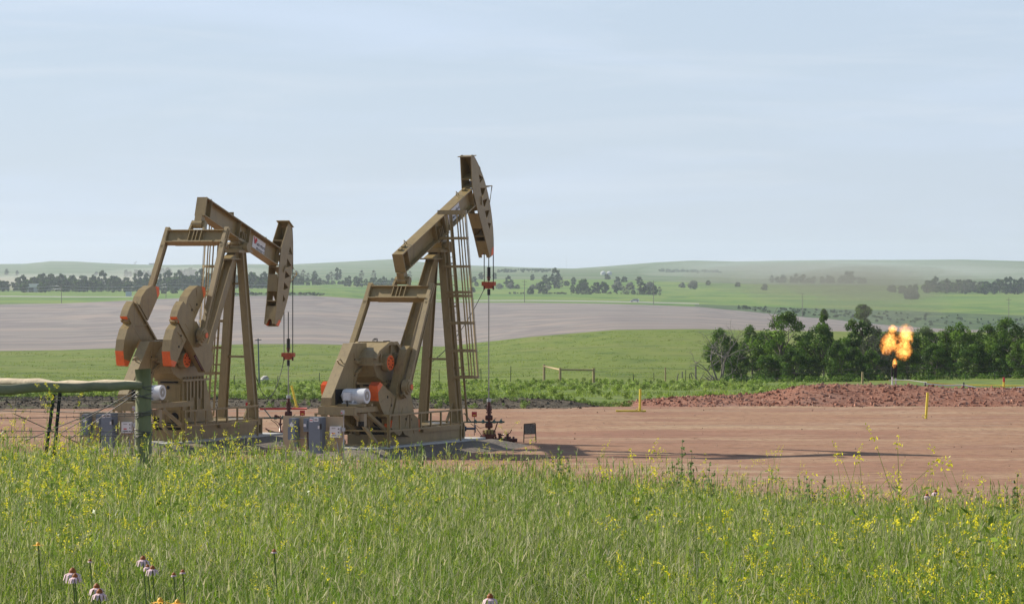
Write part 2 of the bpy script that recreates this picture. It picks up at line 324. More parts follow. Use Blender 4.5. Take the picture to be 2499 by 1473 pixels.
# well pad: flat scoria sheet
def tracks(m, colour, sc_, amt, rot):
    n, l = m.node_tree.nodes, m.node_tree.links; b = n['Principled BSDF']; src = b.inputs['Base Color'].links[0].from_socket
    g = n.new('ShaderNodeNewGeometry'); q = n.new('ShaderNodeMapping'); q.inputs['Scale'].default_value = (sc_ * .16, sc_, 1); q.inputs['Rotation'].default_value = (0, 0, rot); l.new(g.outputs['Position'], q.inputs['Vector'])
    w = n.new('ShaderNodeTexWave'); w.wave_type = 'BANDS'; w.bands_direction = 'Y'; w.inputs['Scale'].default_value = .5; w.inputs['Distortion'].default_value = 14; w.inputs['Detail'].default_value = 3; w.inputs['Detail Scale'].default_value = .35; l.new(q.outputs[0], w.inputs['Vector'])
    z = n.new('ShaderNodeTexNoise'); z.inputs['Scale'].default_value = .11; z.inputs['Detail'].default_value = 4; l.new(g.outputs['Position'], z.inputs['Vector'])
    r = n.new('ShaderNodeMapRange'); r.inputs['From Min'].default_value = .80; r.inputs['From Max'].default_value = .98; l.new(w.outputs['Fac'], r.inputs['Value'])
    k = n.new('ShaderNodeMapRange'); k.inputs['From Min'].default_value = .45; k.inputs['From Max'].default_value = .65; k.inputs['To Max'].default_value = amt; l.new(z.outputs['Fac'], k.inputs['Value'])
    u = n.new('ShaderNodeMath'); u.operation = 'MULTIPLY'; l.new(r.outputs[0], u.inputs[0]); l.new(k.outputs[0], u.inputs[1])
    x = n.new('ShaderNodeMix'); x.data_type = 'RGBA'; x.inputs['B'].default_value = (*colour, 1); l.new(u.outputs[0], x.inputs['Factor']); l.new(src, x.inputs['A']); l.new(x.outputs['Result'], b.inputs['Base Color'])
PADM = ramp_mat('scoria_dirt', (.335, .195, .118), rough=.97, noises=(((.022, .03, 1), 3, .46, .60, (.29, .150, .100)), 
    ((.06, .16, 1), 7, .50, .66, (.41, .285, .175)), ((.14, .22, 1), 6, .50, .66, (.27, .140, .092)),
    ((.10, .42, 1), 7, .54, .70, (.42, .30, .20)), ((2.6, 2.0, 1), 8, .47, .68, (.23, .13, .08)), ((14, 14, 3), 3, .60, .74, (.16, .10, .08)), ((.02, .28, 1), 3, .60, .70, (.25, .19, .14))), bump=.5, bdist=.06, bnode=4)
tracks(PADM, (.20, .115, .07), .42, .5, .09)
def grid_mesh(name, x0, x1, nx, y0, y1, ny, zf, mt, smooth=True):
    gx, gy = np.meshgrid(np.linspace(x0, x1, nx), np.linspace(y0, y1, ny)); gz = zf(gx.ravel(), gy.ravel())
    V = np.stack([gx.ravel(), gy.ravel(), gz], -1); a, b = np.meshgrid(np.arange(nx - 1), np.arange(ny - 1)); a = a.ravel(); b = b.ravel()
    return np_mesh(name, V, np.stack([b * nx + a, b * nx + a + 1, (b + 1) * nx + a + 1, (b + 1) * nx + a], -1), mt, smooth=smooth)
tag(grid_mesh('well_pad', -60, 75, 300, 66, 158, 230, lambda x, y: .035 * smooth_noise(x / 1.5, y / 1.1, 5) + .03 * smooth_noise(x * 2.1, y * 2.3, 6) - np.clip((y - 150) / 8, 0, 1) * .08, PADM), kind='structure')

# roadside verge the camera stands on
VD = np.array([-40, 0, 12, 26, 42, 50, 56, 62, 70, 78.])
VZ = np.array([4.5, 4.3, 4.22, 3.88, 3.36, 3.02, 2.66, 1.9, .75, -.5])
def verge_z(x, y):
    px = CX + x / np.maximum(y, 8) * F
    drop = np.interp(px, [-400, 300, 900, 1500, 2100, 2600], [.15, .20, .38, .56, .88, .97]) * np.interp(y, [15, 46, 56, 70], [0, 1, 1, 0])
    return np.interp(y, VD, VZ) - drop + .05 * smooth_noise(x / 1.3, y / 1.6, 8) + .03 * smooth_noise(x * 1.4, y * 1.2, 9)
VERGE = ramp_mat('verge_soil', (.04, .05, .015), noises=(((2, 2, 1), 5, .4, .65, (.07, .065, .025)), ((.5, .5, 1), 4, .5, .7, (.03, .045, .012))), bump=.6)
tag(grid_mesh('grass_verge', -40, 40, 161, -30, 78, 217, verge_z, VERGE), kind='structure')

# rubble banks at the edge of the pad
def bank(name, pxs, crest, dc, front, back, mt, seed, rough):
    pxs = np.array(pxs, float); crest = np.array(crest, float)
    def zf(x, y):
        px = CX + x / y * F; dcl = dc + 1.2 * smooth_noise(x / 4, x / 9, seed); h = np.interp(px, pxs, crest) * (1 + .22 * smooth_noise(x / 1.7, y / 3, seed + 1))
        t = np.where(y < dcl, (y - front) / (dcl - front), (back - y) / (back - dcl)); t = np.clip(t, 0, 1); s = t * t * (3 - 2 * t)
        return -.18 + (h + .18) * s + .13 * s * smooth_noise(x * .9, y * 1.2, seed + 5) + rough * s * (smooth_noise(x * 3.3, y * 3.1, seed + 2) + .7 * smooth_noise(x * 7, y * 6, seed + 3)) - np.clip((y - dcl) / (back - dcl), 0, 1) * .35
    xs = (np.array([pxs[0], pxs[-1]]) - CX) / F * dc
    o = grid_mesh(name, xs[0], xs[1], int((xs[1] - xs[0]) / .12), front, back, int((back - front) / .16), zf, mt, smooth=False)
    return tag(o, kind='structure'), zf, xs
SCOR = ramp_mat('red_scoria', (.26, .115, .072), noises=(((3, 3, 3), 6, .42, .62, (.36, .185, .125)), ((7, 7, 7), 4, .5, .66, (.16, .065, .042)), ((.4, .4, .4), 4, .5, .7, (.27, .155, .115))), bump=.5, bdist=.05)
SOIL = ramp_mat('dark_topsoil', (.085, .070, .050), noises=(((1.5, 1.5, 1.5), 6, .45, .66, (.15, .125, .09)), ((5, 5, 5), 4, .5, .68, (.03, .024, .016)), ((.25, .4, .3), 4, .54, .66, (.12, .16, .05))), bump=.8, bdist=.1)
_, scor_z, scx = bank('scoria_berm', [1500, 1560, 1640, 1750, 1850, 1910, 1960, 2040, 2120, 2200, 2330, 2420, 2499, 3000], [-.18, -.06, .06, .16, .22, .40, .62, .70, .58, .56, .54, .58, .50, .48], 162.5, 156, 174, SCOR, 21, .035)
_, soil_z, sox = bank('topsoil_bank', [-400, 0, 300, 620, 800, 1000, 1180, 1300, 1390, 1480], [.27, .26, .27, .28, .22, .18, .18, .15, .10, -.18], 158, 152.5, 170, SOIL, 31, .045)

def rocks(name, n, zf, x0, x1, y0, y1, smin, smax, colours, label_kind='stuff', bias=None):
    phi = (1 + 5 ** .5) / 2
    iv = np.array([(-1, phi, 0), (1, phi, 0), (-1, -phi, 0), (1, -phi, 0), (0, -1, phi), (0, 1, phi), (0, -1, -phi), (0, 1, -phi), (phi, 0, -1), (phi, 0, 1), (-phi, 0, -1), (-phi, 0, 1)]) / 1.9
    fi = np.array([(0, 11, 5), (0, 5, 1), (0, 1, 7), (0, 7, 10), (0, 10, 11), (1, 5, 9), (5, 11, 4), (11, 10, 2), (10, 7, 6), (7, 1, 8), (3, 9, 4), (3, 4, 2), (3, 2, 6), (3, 6, 8), (3, 8, 9), (4, 9, 5), (2, 4, 11), (6, 2, 10), (8, 6, 7), (9, 8, 1)])
    x = rng.uniform(x0, x1, n); y = rng.uniform(y0, y1, n); z = zf(x, y)
    if bias is not None:
        k = bias(x, y, z); x, y, z = x[k], y[k], z[k]; n = len(x)
    s = smin * (smax / smin) ** (rng.random(n) ** 2.6); V = iv[None] * (1 + .28 * rng.normal(size=(n, 12, 1))) * (s[:, None, None] * rng.uniform(.6, 1.2, (n, 1, 3)))
    a = rng.uniform(0, 6.28, n); c, q = np.cos(a), np.sin(a); V = np.stack([V[..., 0] * c[:, None] - V[..., 1] * q[:, None], V[..., 0] * q[:, None] + V[..., 1] * c[:, None], V[..., 2]], -1)
    V += np.stack([x, y, z + s * .2], -1)[:, None]
    Fc = (fi[None] + 12 * np.arange(n)[:, None, None]).reshape(-1, 3)
    cc = np.array(colours)[rng.integers(0, len(colours), n)] * rng.uniform(.75, 1.25, (n, 1))
    o = np_mesh(name, V.reshape(-1, 3), Fc, ROCKC, np.repeat(cc, 12, 0))
    return tag(o, kind=label_kind)
rocks('scoria_rubble', 17000, scor_z, scx[0], scx[1], 156.2, 167, .010, .095, [(.31, .14, .09), (.40, .21, .145), (.24, .10, .065), (.36, .18, .125), (.30, .18, .14)], bias=lambda x, y, z: z > -.12)
rocks('soil_clods', 7000, soil_z, sox[0], sox[1], 152.6, 163, .02, .08, [(.06, .048, .035), (.09, .075, .055), (.14, .125, .10), (.045, .036, .026)], bias=lambda x, y, z: z > -.15)
rocks('pad_pebbles', 900, lambda x, y: 0 * x + .005, -24, 24, 92, 157, .010, .034, [(.20, .12, .085), (.38, .26, .19), (.12, .08, .06), (.46, .36, .28)])

# ------------------------------------------------------------------ pump jacks
# local frame: x forward to the well, y to the unit's left, z up; origin on the ground at the well
PIV = Vector((-3.67, 0, 6.55)); SH = Vector((-7.85, 0, 2.92)); RPIN = .97
WEIGHT = [(1.40, .40), (2.16, .40), (2.23, .70), (2.15, 1.07), (1.97, 1.40), (1.58, 1.68), (1.40, 1.56)]
def text_obj(body, size, name, m, parent, loc, rot, shear=0.0, bold=0.0):
    cu = bpy.data.curves.new(name, 'FONT'); cu.body = body; cu.size = size; cu.shear = shear; cu.offset = bold; cu.align_x = 'CENTER'; cu.align_y = 'CENTER'; cu.materials.append(m)
    t = bpy.data.objects.new(name, cu); col.objects.link(t); bpy.context.view_layer.update(); me = bpy.data.meshes.new_from_object(t.evaluated_get(bpy.context.evaluated_depsgraph_get())); bpy.data.objects.remove(t)
    o = bpy.data.objects.new(name, me); col.objects.link(o); o.parent = parent; o.location = loc; o.rotation_euler = rot; return o

def pumpjack(loc, az, beam_deg, pin_deg, lift, ladder_side, label):
    root = empty('pumpjack', loc, R(90 - az)); tag(root, label, 'pump jack', 'pump jacks on the well pad')
    # --- skid
    b = MB()
    for s in (1, -1):
        b.ibeam((-8.75, s * .6, .55), (-3.35, s * .6, .55), .54, .22, .04, .05)
        b.box2((-6.3, s * .45, .60), (-3.45, s * .72, .832)) if s > 0 else b.box2((-6.3, s * .72, .60), (-3.45, s * .45, .832))
    b.box2((-8.78, -.72, .30), (-8.72, .72, .62)); b.box2((-3.36, -.72, .28), (-3.30, .72, .85))
    for x in (-8.0, -6.9, -5.8, -4.7, -3.9): b.box2((x - .06, -.49, .40), (x + .06, .49, .78))
    b.box2((-6.2, -.46, .79), (-3.4, .46, .815))
    b.build('skid', TAN, root)
    b = MB(); b.box2((-8.70, -.50, .55), (-8.40, .50, .80)); b.box2((-8.79, -.30, .62), (-8.70, .30, .72)); b.build('skid_opening', DARKHOLE, root)
    # --- pedestal with bolted flange and ribs
    b = MB()
    b.prism([(-8.42, .84), (-6.30, .84), (-6.82, 2.18), (-8.42, 2.18)], -.46, .46)
    b.box2((-8.50, -.54, 2.18), (-6.76, .54, 2.25))
    for s in (1, -1):
        for k, x in enumerate((-8.2, -7.98, -7.74, -7.50, -7.26, -7.02)):
            zl = (1.55, 1.0, 1.65, 1.0, 1.6, 1.25)[k]; y0, y1 = sorted((s * .46, s * .52)); b.box2((x - .05, y0, zl), (x + .05, y1, 2.18))
        for x in np.arange(-8.35, -6.85, .21): b.cyl((x, s * .50, 2.25), (x, s * .50, 2.33), .03, n=6)
    b.box2((-8.46, -.40, .9), (-8.42, .40, 2.1))
    pd = b.build('pedestal', TAN, root)
    b = MB(); b.cyl((-8.47, -.18, 1.02), (-8.455, -.18, 1.02), .16); b.build('inspection_hole', DARKHOLE, pd); b = MB(); b.cyl((-8.47, 0.05, 1.98), (-8.455, .05, 1.98), .06); b.build('inspection_hole', DARKHOLE, pd); b = MB(); b.box2((-8.53, -.3, 2.135), (-8.425, .3, 2.175)); b.build('slot', DARKHOLE, pd)
    # --- gear reducer
    b = MB()
    prof = [(-9.38, 2.86), (-9.38, 3.05), (-9.12, 3.27), (-8.42, 3.50), (-7.86, 3.50), (-7.60, 3.36), (-7.30, 3.02), (-7.30, 2.86)]
    b.prism(prof, -.50, .50); b.prism([(-9.30, 2.84), (-7.25, 2.84), (-7.05, 2.25), (-8.55, 2.25), (-9.05, 2.45)], -.46, .46)
    b.box2((-9.44, -.58, 2.80), (-7.18, .58, 2.88))
    for s in (1, -1):
        ys = sorted((s * .50, s * .60)); b.prism([(x, z + .0) for x, z in [(-9.38, 3.02), (-9.12, 3.27), (-8.42, 3.53), (-7.86, 3.53), (-7.28, 3.04), (-7.40, 3.0), (-7.90, 3.43), (-8.40, 3.43), (-9.06, 3.18), (-9.28, 2.98)]], ys[0], ys[1])
        for x in (-8.95, -8.25, -7.6): b.prism([(x - .02, 2.88), (x + .02, 2.88), (x + .02, 3.42), (x - .02, 3.42)] if x > -8.5 else [(x - .02, 2.88), (x + .02, 2.88), (x + .02, 3.22), (x - .02, 3.22)], *sorted((s * .5, s * .57)))
        b.cyl((SH.x, s * .46, SH.z), (SH.x, s * .74, SH.z), .13, n=16); b.cyl((SH.x, s * .46, SH.z), (SH.x, s * .60, SH.z), .26, n=20)
    b.box2((-8.38, -.42, 3.50), (-7.92, .42, 3.535))
    gb = b.build('gear_reducer', TAN2, root)
    b = MB(); b.box2((-8.36, -.36, 3.535), (-7.94, -.33, 3.56)); b.tube([(-8.2, -.05, 3.535), (-8.2, -.03, 3.62), (-8.14, .1, 3.63), (-8.12, .12, 3.535)], .018); b.tube([(-8.0, .1, 3.535), (-8.0, .12, 3.60), (-7.98, .22, 3.60), (-7.98, .24, 3.535)], .015); b.build('lifting_eye', CABLE, gb)
    for s in (1, -1):
        b = MB(); b.cyl((-8.58, s * .50, 2.88), (-8.58, s * .70, 2.88), .27, n=24, m=0); b.cyl((-8.58, s * .70, 2.88), (-8.58, s * .715, 2.88), .235, n=24, m=1)
        for k in range(8): a = k * R(45) + .3; b.cyl((-8.58 + .15 * math.cos(a), s * .715, 2.88 + .15 * math.sin(a)), (-8.58 + .15 * math.cos(a), s * .722, 2.88 + .15 * math.sin(a)), .026, n=8, m=2)
        b.box2((-8.60, *sorted((s * .715, s * .721)), 2.85)[0:2] + (2.85,), (-8.56, s * .721, 2.91), 2) if False else None
        b.build('bearing_cap', [TAN2, ORANGE, DARKHOLE], gb)
    # --- cranks with counterweights
    arm = R(pin_deg + 9.5); ca, sa = math.cos(arm), math.sin(arm)
    loc2 = lambda a, q: (SH.x + a * ca - q * sa, SH.z + a * sa + q * ca)
    pin = Vector((SH.x + RPIN * math.cos(R(pin_deg)), 0, SH.z + RPIN * math.sin(R(pin_deg))))
    ARM = [(-.42, -.22), (-.42, .22), (-.22, .40), (1.0, .375), (2.18, .365), (2.42, .33), (2.47, .1), (2.47, -.1), (2.42, -.33), (2.18, -.365), (1.0, -.375), (-.22, -.40)]
    for s in (1, -1):
        y = lambda v: s * v
        b = MB(); em = [0] * len(ARM); em[4] = 1; em[8] = 1
        b.prism([loc2(*p) for p in ARM], *sorted((y(.78), y(1.04))), 0, em)
        for q in (.335, -.335):
            b.bar((*loc2(.3, q), 0)[:1] + (y(.75), loc2(.3, q)[1]), (loc2(2.3, q)[0], y(.75), loc2(2.3, q)[1]), .07, .06, (0, 1, 0))
        b.bar((loc2(1.3, -.3)[0], y(.76), loc2(1.3, -.3)[1]), (loc2(1.95, .3)[0], y(.76), loc2(1.95, .3)[1]), .04, .05, (0, 1, 0))
        for a0, q0, a1, q1 in ((2.28, .3, 2.28, .42), (1.3, -.40, .62, -.40), (.62, .40, -.1, .40)):
            b.bar((loc2(a0, q0)[0], y(1.0), loc2(a0, q0)[1]), (loc2(a1, q1)[0], y(1.0), loc2(a1, q1)[1]), .10, .05, (0, 1, 0), 2 if a0 == .62 else 0)
        for a0, a1 in ((1.55, 1.85), (1.0, 1.2)): b.bar((loc2(a0, .12)[0], y(1.042), loc2(a0, .12)[1]), (loc2(a1, .12)[0], y(1.042), loc2(a1, .12)[1]), .008, .015, (0, 1, 0))
        cr = b.build('crank', [TAN, ORANGE, RODRED], root)
        for g in (1, -1):
            b = MB(); em = [0, 0, 0, 0, 1, 1, 0]
            b.prism([loc2(a, g * q) for a, q in WEIGHT], *sorted((y(.70), y(1.00))), 0, em)
            # orange band on the face next to the tip
            b.prism([loc2(a, g * q) for a, q in ((1.58, 1.68), (1.40, 1.56), (1.405, 1.36), (1.76, 1.56))], *sorted((y(.697), y(1.003))), 1)
            for a, q in ((1.62, .9), (1.75, .55)): c0 = loc2(a, g * q); b.cyl((c0[0], y(1.0), c0[1]), (c0[0], y(1.004), c0[1]), .045, n=10, m=2)
            for a, q, a2, q2 in ((1.55, .6, 2.0, .6), (1.55, .6, 1.55, .78), (1.8, 1.1, 1.95, 1.25)):
                c0, c1 = loc2(a, g * q), loc2(a2, g * q2); b.bar((c0[0], y(1.004), c0[1]), (c1[0], y(1.004), c1[1]), .012, .02, (0, 1, 0), 3)
            c0 = loc2(2.22, g * .36); b.box((c0[0], y(.86), c0[1]), (.16, .20, .14), 0, Matrix.Rotation(-arm, 3, 'Y'))
            b.build('counterweight', [TAN, ORANGE, DARKHOLE, TAN2], cr)
        b = MB(); b.cyl((pin.x, y(1.0), pin.z), (pin.x, y(1.36), pin.z), .10, n=18, m=1); b.cyl((pin.x, y(1.36), pin.z), (pin.x, y(1.38), pin.z), .085, n=18, m=0)
        b.cyl((pin.x - .05, y(1.0), pin.z - .28), (pin.x - .05, y(1.15), pin.z - .28), .10, n=14, m=1)
        b.build('crank_pin', [ORANGE, TAN2], cr)
    # --- walking beam
    th = R(beam_deg); cb, sb = math.cos(th), math.sin(th)
    bf = lambda u, v: (PIV.x + u * cb - (v + lift) * sb, PIV.z + u * sb + (v + lift) * cb)
    P3 = lambda u, y_, v: Vector((bf(u, v)[0], y_, bf(u, v)[1]))
    up = Vector((-sb, 0, cb)); U0, U1, VB, VT_ = -2.93, 2.66, .27, .90
    b = MB(); vm = (VB + VT_) / 2
    b.ibeam(P3(U0 + .03, 0, vm), P3(U1, 0, vm), VT_ - VB, .37, .035, .03, up)
    b.bar(P3(U0, 0, vm), P3(U0 + .03, 0, vm), .375, VT_ - VB + .01, up)
    for u in (U0 + .42, -.36, .36, U1 - .04): b.bar(P3(u - .012, 0, vm), P3(u + .012, 0, vm), .34, VT_ - VB - .07, up)
    for u in (-.12, .12, 0): b.bar(P3(u - .012, 0, VB + .18), P3(u + .012, 0, VB + .18), .34, .3, up)
    b.bar(P3(-.45, 0, VB - .02), P3(.45, 0, VB - .02), .42, .04, up)
    wb = b.build('walking_beam', TAN, root)
    for u in (U0 + .75, 1.95):
        b = MB(); b.tube([P3(u - .09, 0, VT_), P3(u - .10, .03, VT_ + .12), P3(u, .07, VT_ + .17), P3(u + .07, .05, VT_ + .08), P3(u + .08, .04, VT_)], .017); b.build('lifting_eye', TAN, wb)
    for u in (U0 + .35, U0 + .6, U1 - .18): b = MB(); b.box(P3(u, .05, VT_ + .03), (.14, .10, .06), 0, Matrix.Rotation(-th, 3, 'Y')); b.build('stop_block', TAN, wb)
    # --- maker's sign on the right face of the beam web: plate, emblem, lettering
    sg = empty('sign', P3(1.35, -.022, vm - .02)); sg.parent = root; sg.rotation_euler = (0, -th, 0)
    b = MB(); b.box((0, 0, 0), (.92, .012, .46)); b.build('sign_plate', LABELW, sg)
    b = MB(); b.prism([(-.43, .20), (-.36, .20), (-.31, .10), (-.26, .20), (-.20, .20), (-.15, .12), (-.31, -.02)], -.012, -.007); b.build('emblem', INKRED, sg)
    text_obj('Weatherford', .155, 'lettering', INKBLK, sg, (.03, -.009, .03), (R(90), 0, 0), 0, .004)
    text_obj('Maximizer II', .12, 'lettering', INKBLK, sg, (.12, -.009, -.12), (R(90), 0, 0), .35, .002)
    # --- horse head
    b = MB(); ARC = 3.67
    arcp = [(ARC * math.cos(t), ARC * math.sin(t)) for t in np.linspace(-.489, .515, 15)]
    outer = [(2.93, -1.72), (2.86, -.9), (2.69, .2), (2.63, .92), (2.93, 1.93), (3.02, 1.95), (3.10, 1.92)] + arcp[::-1]
    holes = [[(3.38, 1.43), (3.32, 1.25), (3.47, 1.29)], [(3.26, 1.16), (3.22, .86), (3.52, .92)], [(3.18, .70), (3.19, .34), (3.55, .55)], [(3.18, .25), (3.19, -.03), (3.56, .17)], [(3.20, -.14), (3.22, -.44), (3.55, -.25)], [(3.24, -.58), (3.29, -.84), (3.47, -.70)]]
    for s in (1, -1):
        o3 = MB(); o3.holed(outer, holes, *sorted((s * .18, s * .205)))
        b.add([P3(v[0], v[1], v[2]) for v in o3.v], o3.f)
    def slab(p0, p1, hw=.18, t=.025, mb=b):          # plate across the head between two (u,v) points
        mb.bar(P3(*((p0[0], 0, p0[1]))), P3(p1[0], 0, p1[1]), 2 * hw, t, Vector((0, 0, 1)) if abs(bf(*p0)[0] - bf(*p1)[0]) > abs(bf(*p0)[1] - bf(*p1)[1]) else Vector((1, 0, 0)))
    for p0, p1 in zip(arcp[:-1], arcp[1:]): slab((p0[0] - .03, p0[1]), (p1[0] - .03, p1[1]))
    slab((2.85, 1.95), (3.25, 1.84), .25); slab((2.72, 1.20), (3.35, 1.20)); slab((2.68, .93), (3.50, .93)); slab((2.70, .24), (3.58, .24)); slab((2.86, -.92), (3.4, -.92)); slab((2.70, -.02), (2.80, -.6))
    b.build('horse_head', TAN, root)
    hh = [o for o in root.children if o.name.startswith('horse_head')][-1]
    b = MB(); nt = [(y_, -1.72 + h) for y_, h in ((-.18, 0), (-.09, 0), (-.085, .08), (-.05, .15), (0, .18), (.05, .15), (.085, .08), (.09, 0), (.18, 0), (.18, .62), (-.18, .62))]
    n = len(nt); vs = [P3(2.93 + (0 if v > -1.2 else 0) - .06 * (v + 1.72), y_, v) for y_, v in nt] + [P3(2.955 - .06 * (v + 1.72), y_, v) for y_, v in nt]
    b.add(vs, [list(range(n)), list(range(2 * n - 1, n - 1, -1))] + [[i, i + n, (i + 1) % n + n, (i + 1) % n] for i in range(n)])
    b.build('bottom_plate', TAN, hh)
    for s in (1, -1): b = MB(); o3 = MB(); o3.prism([(3.235, -1.722), (3.05, -1.722), (3.20, -1.50), (3.345, -1.50)], *sorted((s * .178, s * .209))); b.add([P3(*v) for v in o3.v], o3.f); b.build('orange_tip', ORANGE, hh)
    b = MB(); b.tube([P3(3.62, -.2, .55), P3(4.05, -.2, .42), P3(3.66, -.2, -.02)], .02); b.tube([P3(3.62, .2, .55), P3(4.05, .2, .42), P3(3.66, .2, -.02)], .02); b.bar(P3(4.05, -.2, .42), P3(4.05, .2, .42), .04, .03)
    b.build('rope_guard', TAN, hh)
    b = MB(); b.tube([P3(3.02, -.21, .15), P3(3.06, -.24, .35), P3(3.12, -.21, .42)], .018); b.build('grab_handle', TAN, hh)
    # --- saddle bearing and samson post
    b = MB(); b.cyl((PIV.x, -.33, PIV.z), (PIV.x, .33, PIV.z), .15, n=18); b.box((PIV.x, 0, PIV.z - .10), (.46, .5, .10))
    b.box((PIV.x, 0, PIV.z + .14), (.5, .34, .22), 0, Matrix.Rotation(-th, 3, 'Y'))
    for s in (1, -1): b.cyl((PIV.x, s * .26, PIV.z), (PIV.x, s * .40, PIV.z), .19, .16, n=16)
    b.build('saddle_bearing', TAN, root)
    b = MB(); b.box2((-4.28, -.34, 6.36), (-3.30, .34, 6.45)); b.prism([(-4.62, 6.15), (-4.1, 6.36), (-3.4, 6.36), (-3.45, 6.15)], -.16, .16); b.bar((-4.62, 0, 6.15), (-3.75, 0, 6.15), .5, .05, (.3, 0, 1)); b.build('post_cap', TAN, root)
    for s in (1, -1):
        b = MB(); b.ibeam((-3.70, s * .60, .84), (-3.80, s * .17, 6.36), .27, .25, .03, .03, (1, 0, 0)); b.bar((-3.70, s * .60, .84), (-3.80, s * .17, 6.36), .16, .2, (1, 0, 0))
        b.box2((-3.98, s * .60 - .22, .815), (-3.40, s * .60 + .22, .85)); b.build('front_leg', TAN, root)
    b = MB(); lt, lb = Vector((-4.22, 0, 6.13)), Vector((-6.78, 0, 2.15)); dirv = (lb - lt).normalized(); nrm = Vector((dirv.z, 0, -dirv.x))
    for s in (1, -1): b.bar(lt + Vector((0, s * .145, 0)), lb + Vector((0, s * .20, 0)), .02, .30, nrm)
    b.bar(lt, lb, .30, .025, nrm); b.build('rear_leg', TAN, root)
    for z, hw in ((2.88, .45), (5.32, .26)): b = MB(); b.bar((-3.75, -hw, z), (-3.75, hw, z), .09, .07); b.build('cross_brace', TAN, root)
    # --- tail bearing, equalizer, pitmans
    B = P3(U0 + .05, 0, -.02); dv = (Vector((pin.x, 0, pin.z)) - B).normalized(); E = B + dv * .50; ew = Vector((-dv.z, 0, dv.x))
    b = MB(); b.bar(P3(U0 + .06, 0, VB), B, .26, .24, (1, 0, 0)); b.cyl(B + Vector((0, -.16, 0)), B + Vector((0, .16, 0)), .14, n=18)
    for s in (1, -1): b.cyl(B + Vector((0, s * .16, 0)), B + Vector((0, s * .26, 0)), .10, n=14); b.bar(B + Vector((0, s * .21, 0)) - dv * .10, E + Vector((0, s * .27, 0)) - dv * .22, .07, .17, ew)
    b.build('tail_bearing', TAN, root)
    b = MB(); b.ibeam(E + Vector((0, -1.04, 0)), E + Vector((0, 1.04, 0)), .46, .26, .025, .025, -dv)
    b.bar(E + Vector((0, -.75, 0)) + dv * .21, E + Vector((0, .75, 0)) + dv * .21, .30, .05, -dv)
    for y_ in (-.24, -.08, .04, .20): b.bar(E + Vector((0, y_ - .012, 0)), E + Vector((0, y_ + .012, 0)), .24, .41, -dv)
    b.build('equalizer', TAN, root)
    for s in (1, -1):
        b = MB(); top = E + Vector((0, s * 1.10, 0)); bot = Vector((pin.x, s * 1.20, pin.z))
        b.ibeam(top + dv * .28, bot - dv * .12, .20, .17, .02, .02, ew); b.bar(top + dv * .28, bot - dv * .12, .12, .12, ew)
        for q in (.075, -.075): b.bar(top - dv * .36 + ew * q * .6, top + dv * .34 + ew * q, .16, .06, ew)
        b.bar(top - dv * .30, top + dv * .42, .10, .20, ew)
        b.bar(bot - dv * .75, bot - dv * .10, .10, .26, ew)
        b.cyl(bot + Vector((0, -.09, 0)), bot + Vector((0, .09, 0)), .24, n=24); b.cyl(bot + Vector((0, s * .09, 0)), bot + Vector((0, s * .13, 0)), .17, n=20)
        b.bar(bot, bot + dv * .34, .07, .22, ew)
        b.build('pitman_arm', TAN2 if s < 0 else TAN, root)
    # --- belt guard, motor, motor frame
    b = MB(); gp = [(-9.76, 3.50), (-8.85, 3.50), (-8.85, 2.75), (-9.40, 2.55), (-9.66, 2.15), (-9.66, 1.60), (-11.20, 1.60), (-11.20, 1.85)]
    b.prism(gp, 0, .36); b.prism([(-9.72, 3.2), (-9.64, 3.2), (-9.64, 1.62), (-9.72, 1.62)], -.025, 0); b.cyl((-9.7, -.026, 3.0), (-9.7, -.03, 3.0), .03, n=8, m=1); b.cyl((-9.7, -.026, 2.5), (-9.7, -.03, 2.5), .03, n=8, m=1)
    bg_ = b.build('belt_guard', [TAN2, DARKHOLE], root)
    b = MB(); b.box2((-10.95, -.012, 1.63), (-10.30, .012, 2.10)); b.build('guard_opening', DARKHOLE, bg_)
    b = MB(); b.tube([(-10.30, .20, 2.86), (-10.45, .20, 2.98), (-10.42, .10, 3.02), (-10.30, .08, 2.90)], .022); b.build('lifting_eye', TAN2, bg_)
    b = MB(); b.bar((-9.70, -.06, 2.92), (-8.9, -.06, 2.92), .07, .09); b.bar((-9.70, -.06, 2.55), (-8.95, -.06, 2.90), .06, .07); b.build('guard_bracket', TAN2, root)
    mx_, mz = -10.55, 1.90
    b = MB(); b.cyl((mx_, -.12, mz), (mx_, -.62, mz), .205, n=24)
    for k in range(20): a = k * R(18); b.bar((mx_ + .205 * math.cos(a), -.17, mz + .205 * math.sin(a)), (mx_ + .205 * math.cos(a), -.58, mz + .205 * math.sin(a)), .012, .03, (math.cos(a), 0, math.sin(a)))
    b.cyl((mx_, .06, mz), (mx_, -.12, mz), .05, n=12); b.box((mx_, -.38, 1.665), (.42, .5, .03))
    for y_ in (-.2, -.5):
        for s in (1, -1): b.bar((mx_ + s * .17, y_, 1.68), (mx_ + s * .12, y_, 1.80), .05, .08)
    mo = b.build('motor', WHITE, root)
    b = MB(); b.cyl((mx_, -.60, mz), (mx_, -.90, mz), .235, n=28); b.build('fan_cover', WHITE, mo)
    b = MB(); b.cyl((mx_, -.90, mz), (mx_, -.905, mz), .15, n=24, m=0); b.box((mx_, -.907, mz), (.06, .004, .09), 1); b.build('fan_grille', [STEEL, LABELW], mo)
    b = MB(); b.box((mx_ - .27, -.36, mz - .01), (.16, .22, .24)); b.build('terminal_box', WHITE, mo)
    b = MB(); b.tube([(mx_ - .30, -.36, 1.80), (mx_ - .31, -.37, 1.6), (mx_ - .33, -.40, 1.3)], .02); b.build('motor_cable', CABLE, mo)
    b = MB()
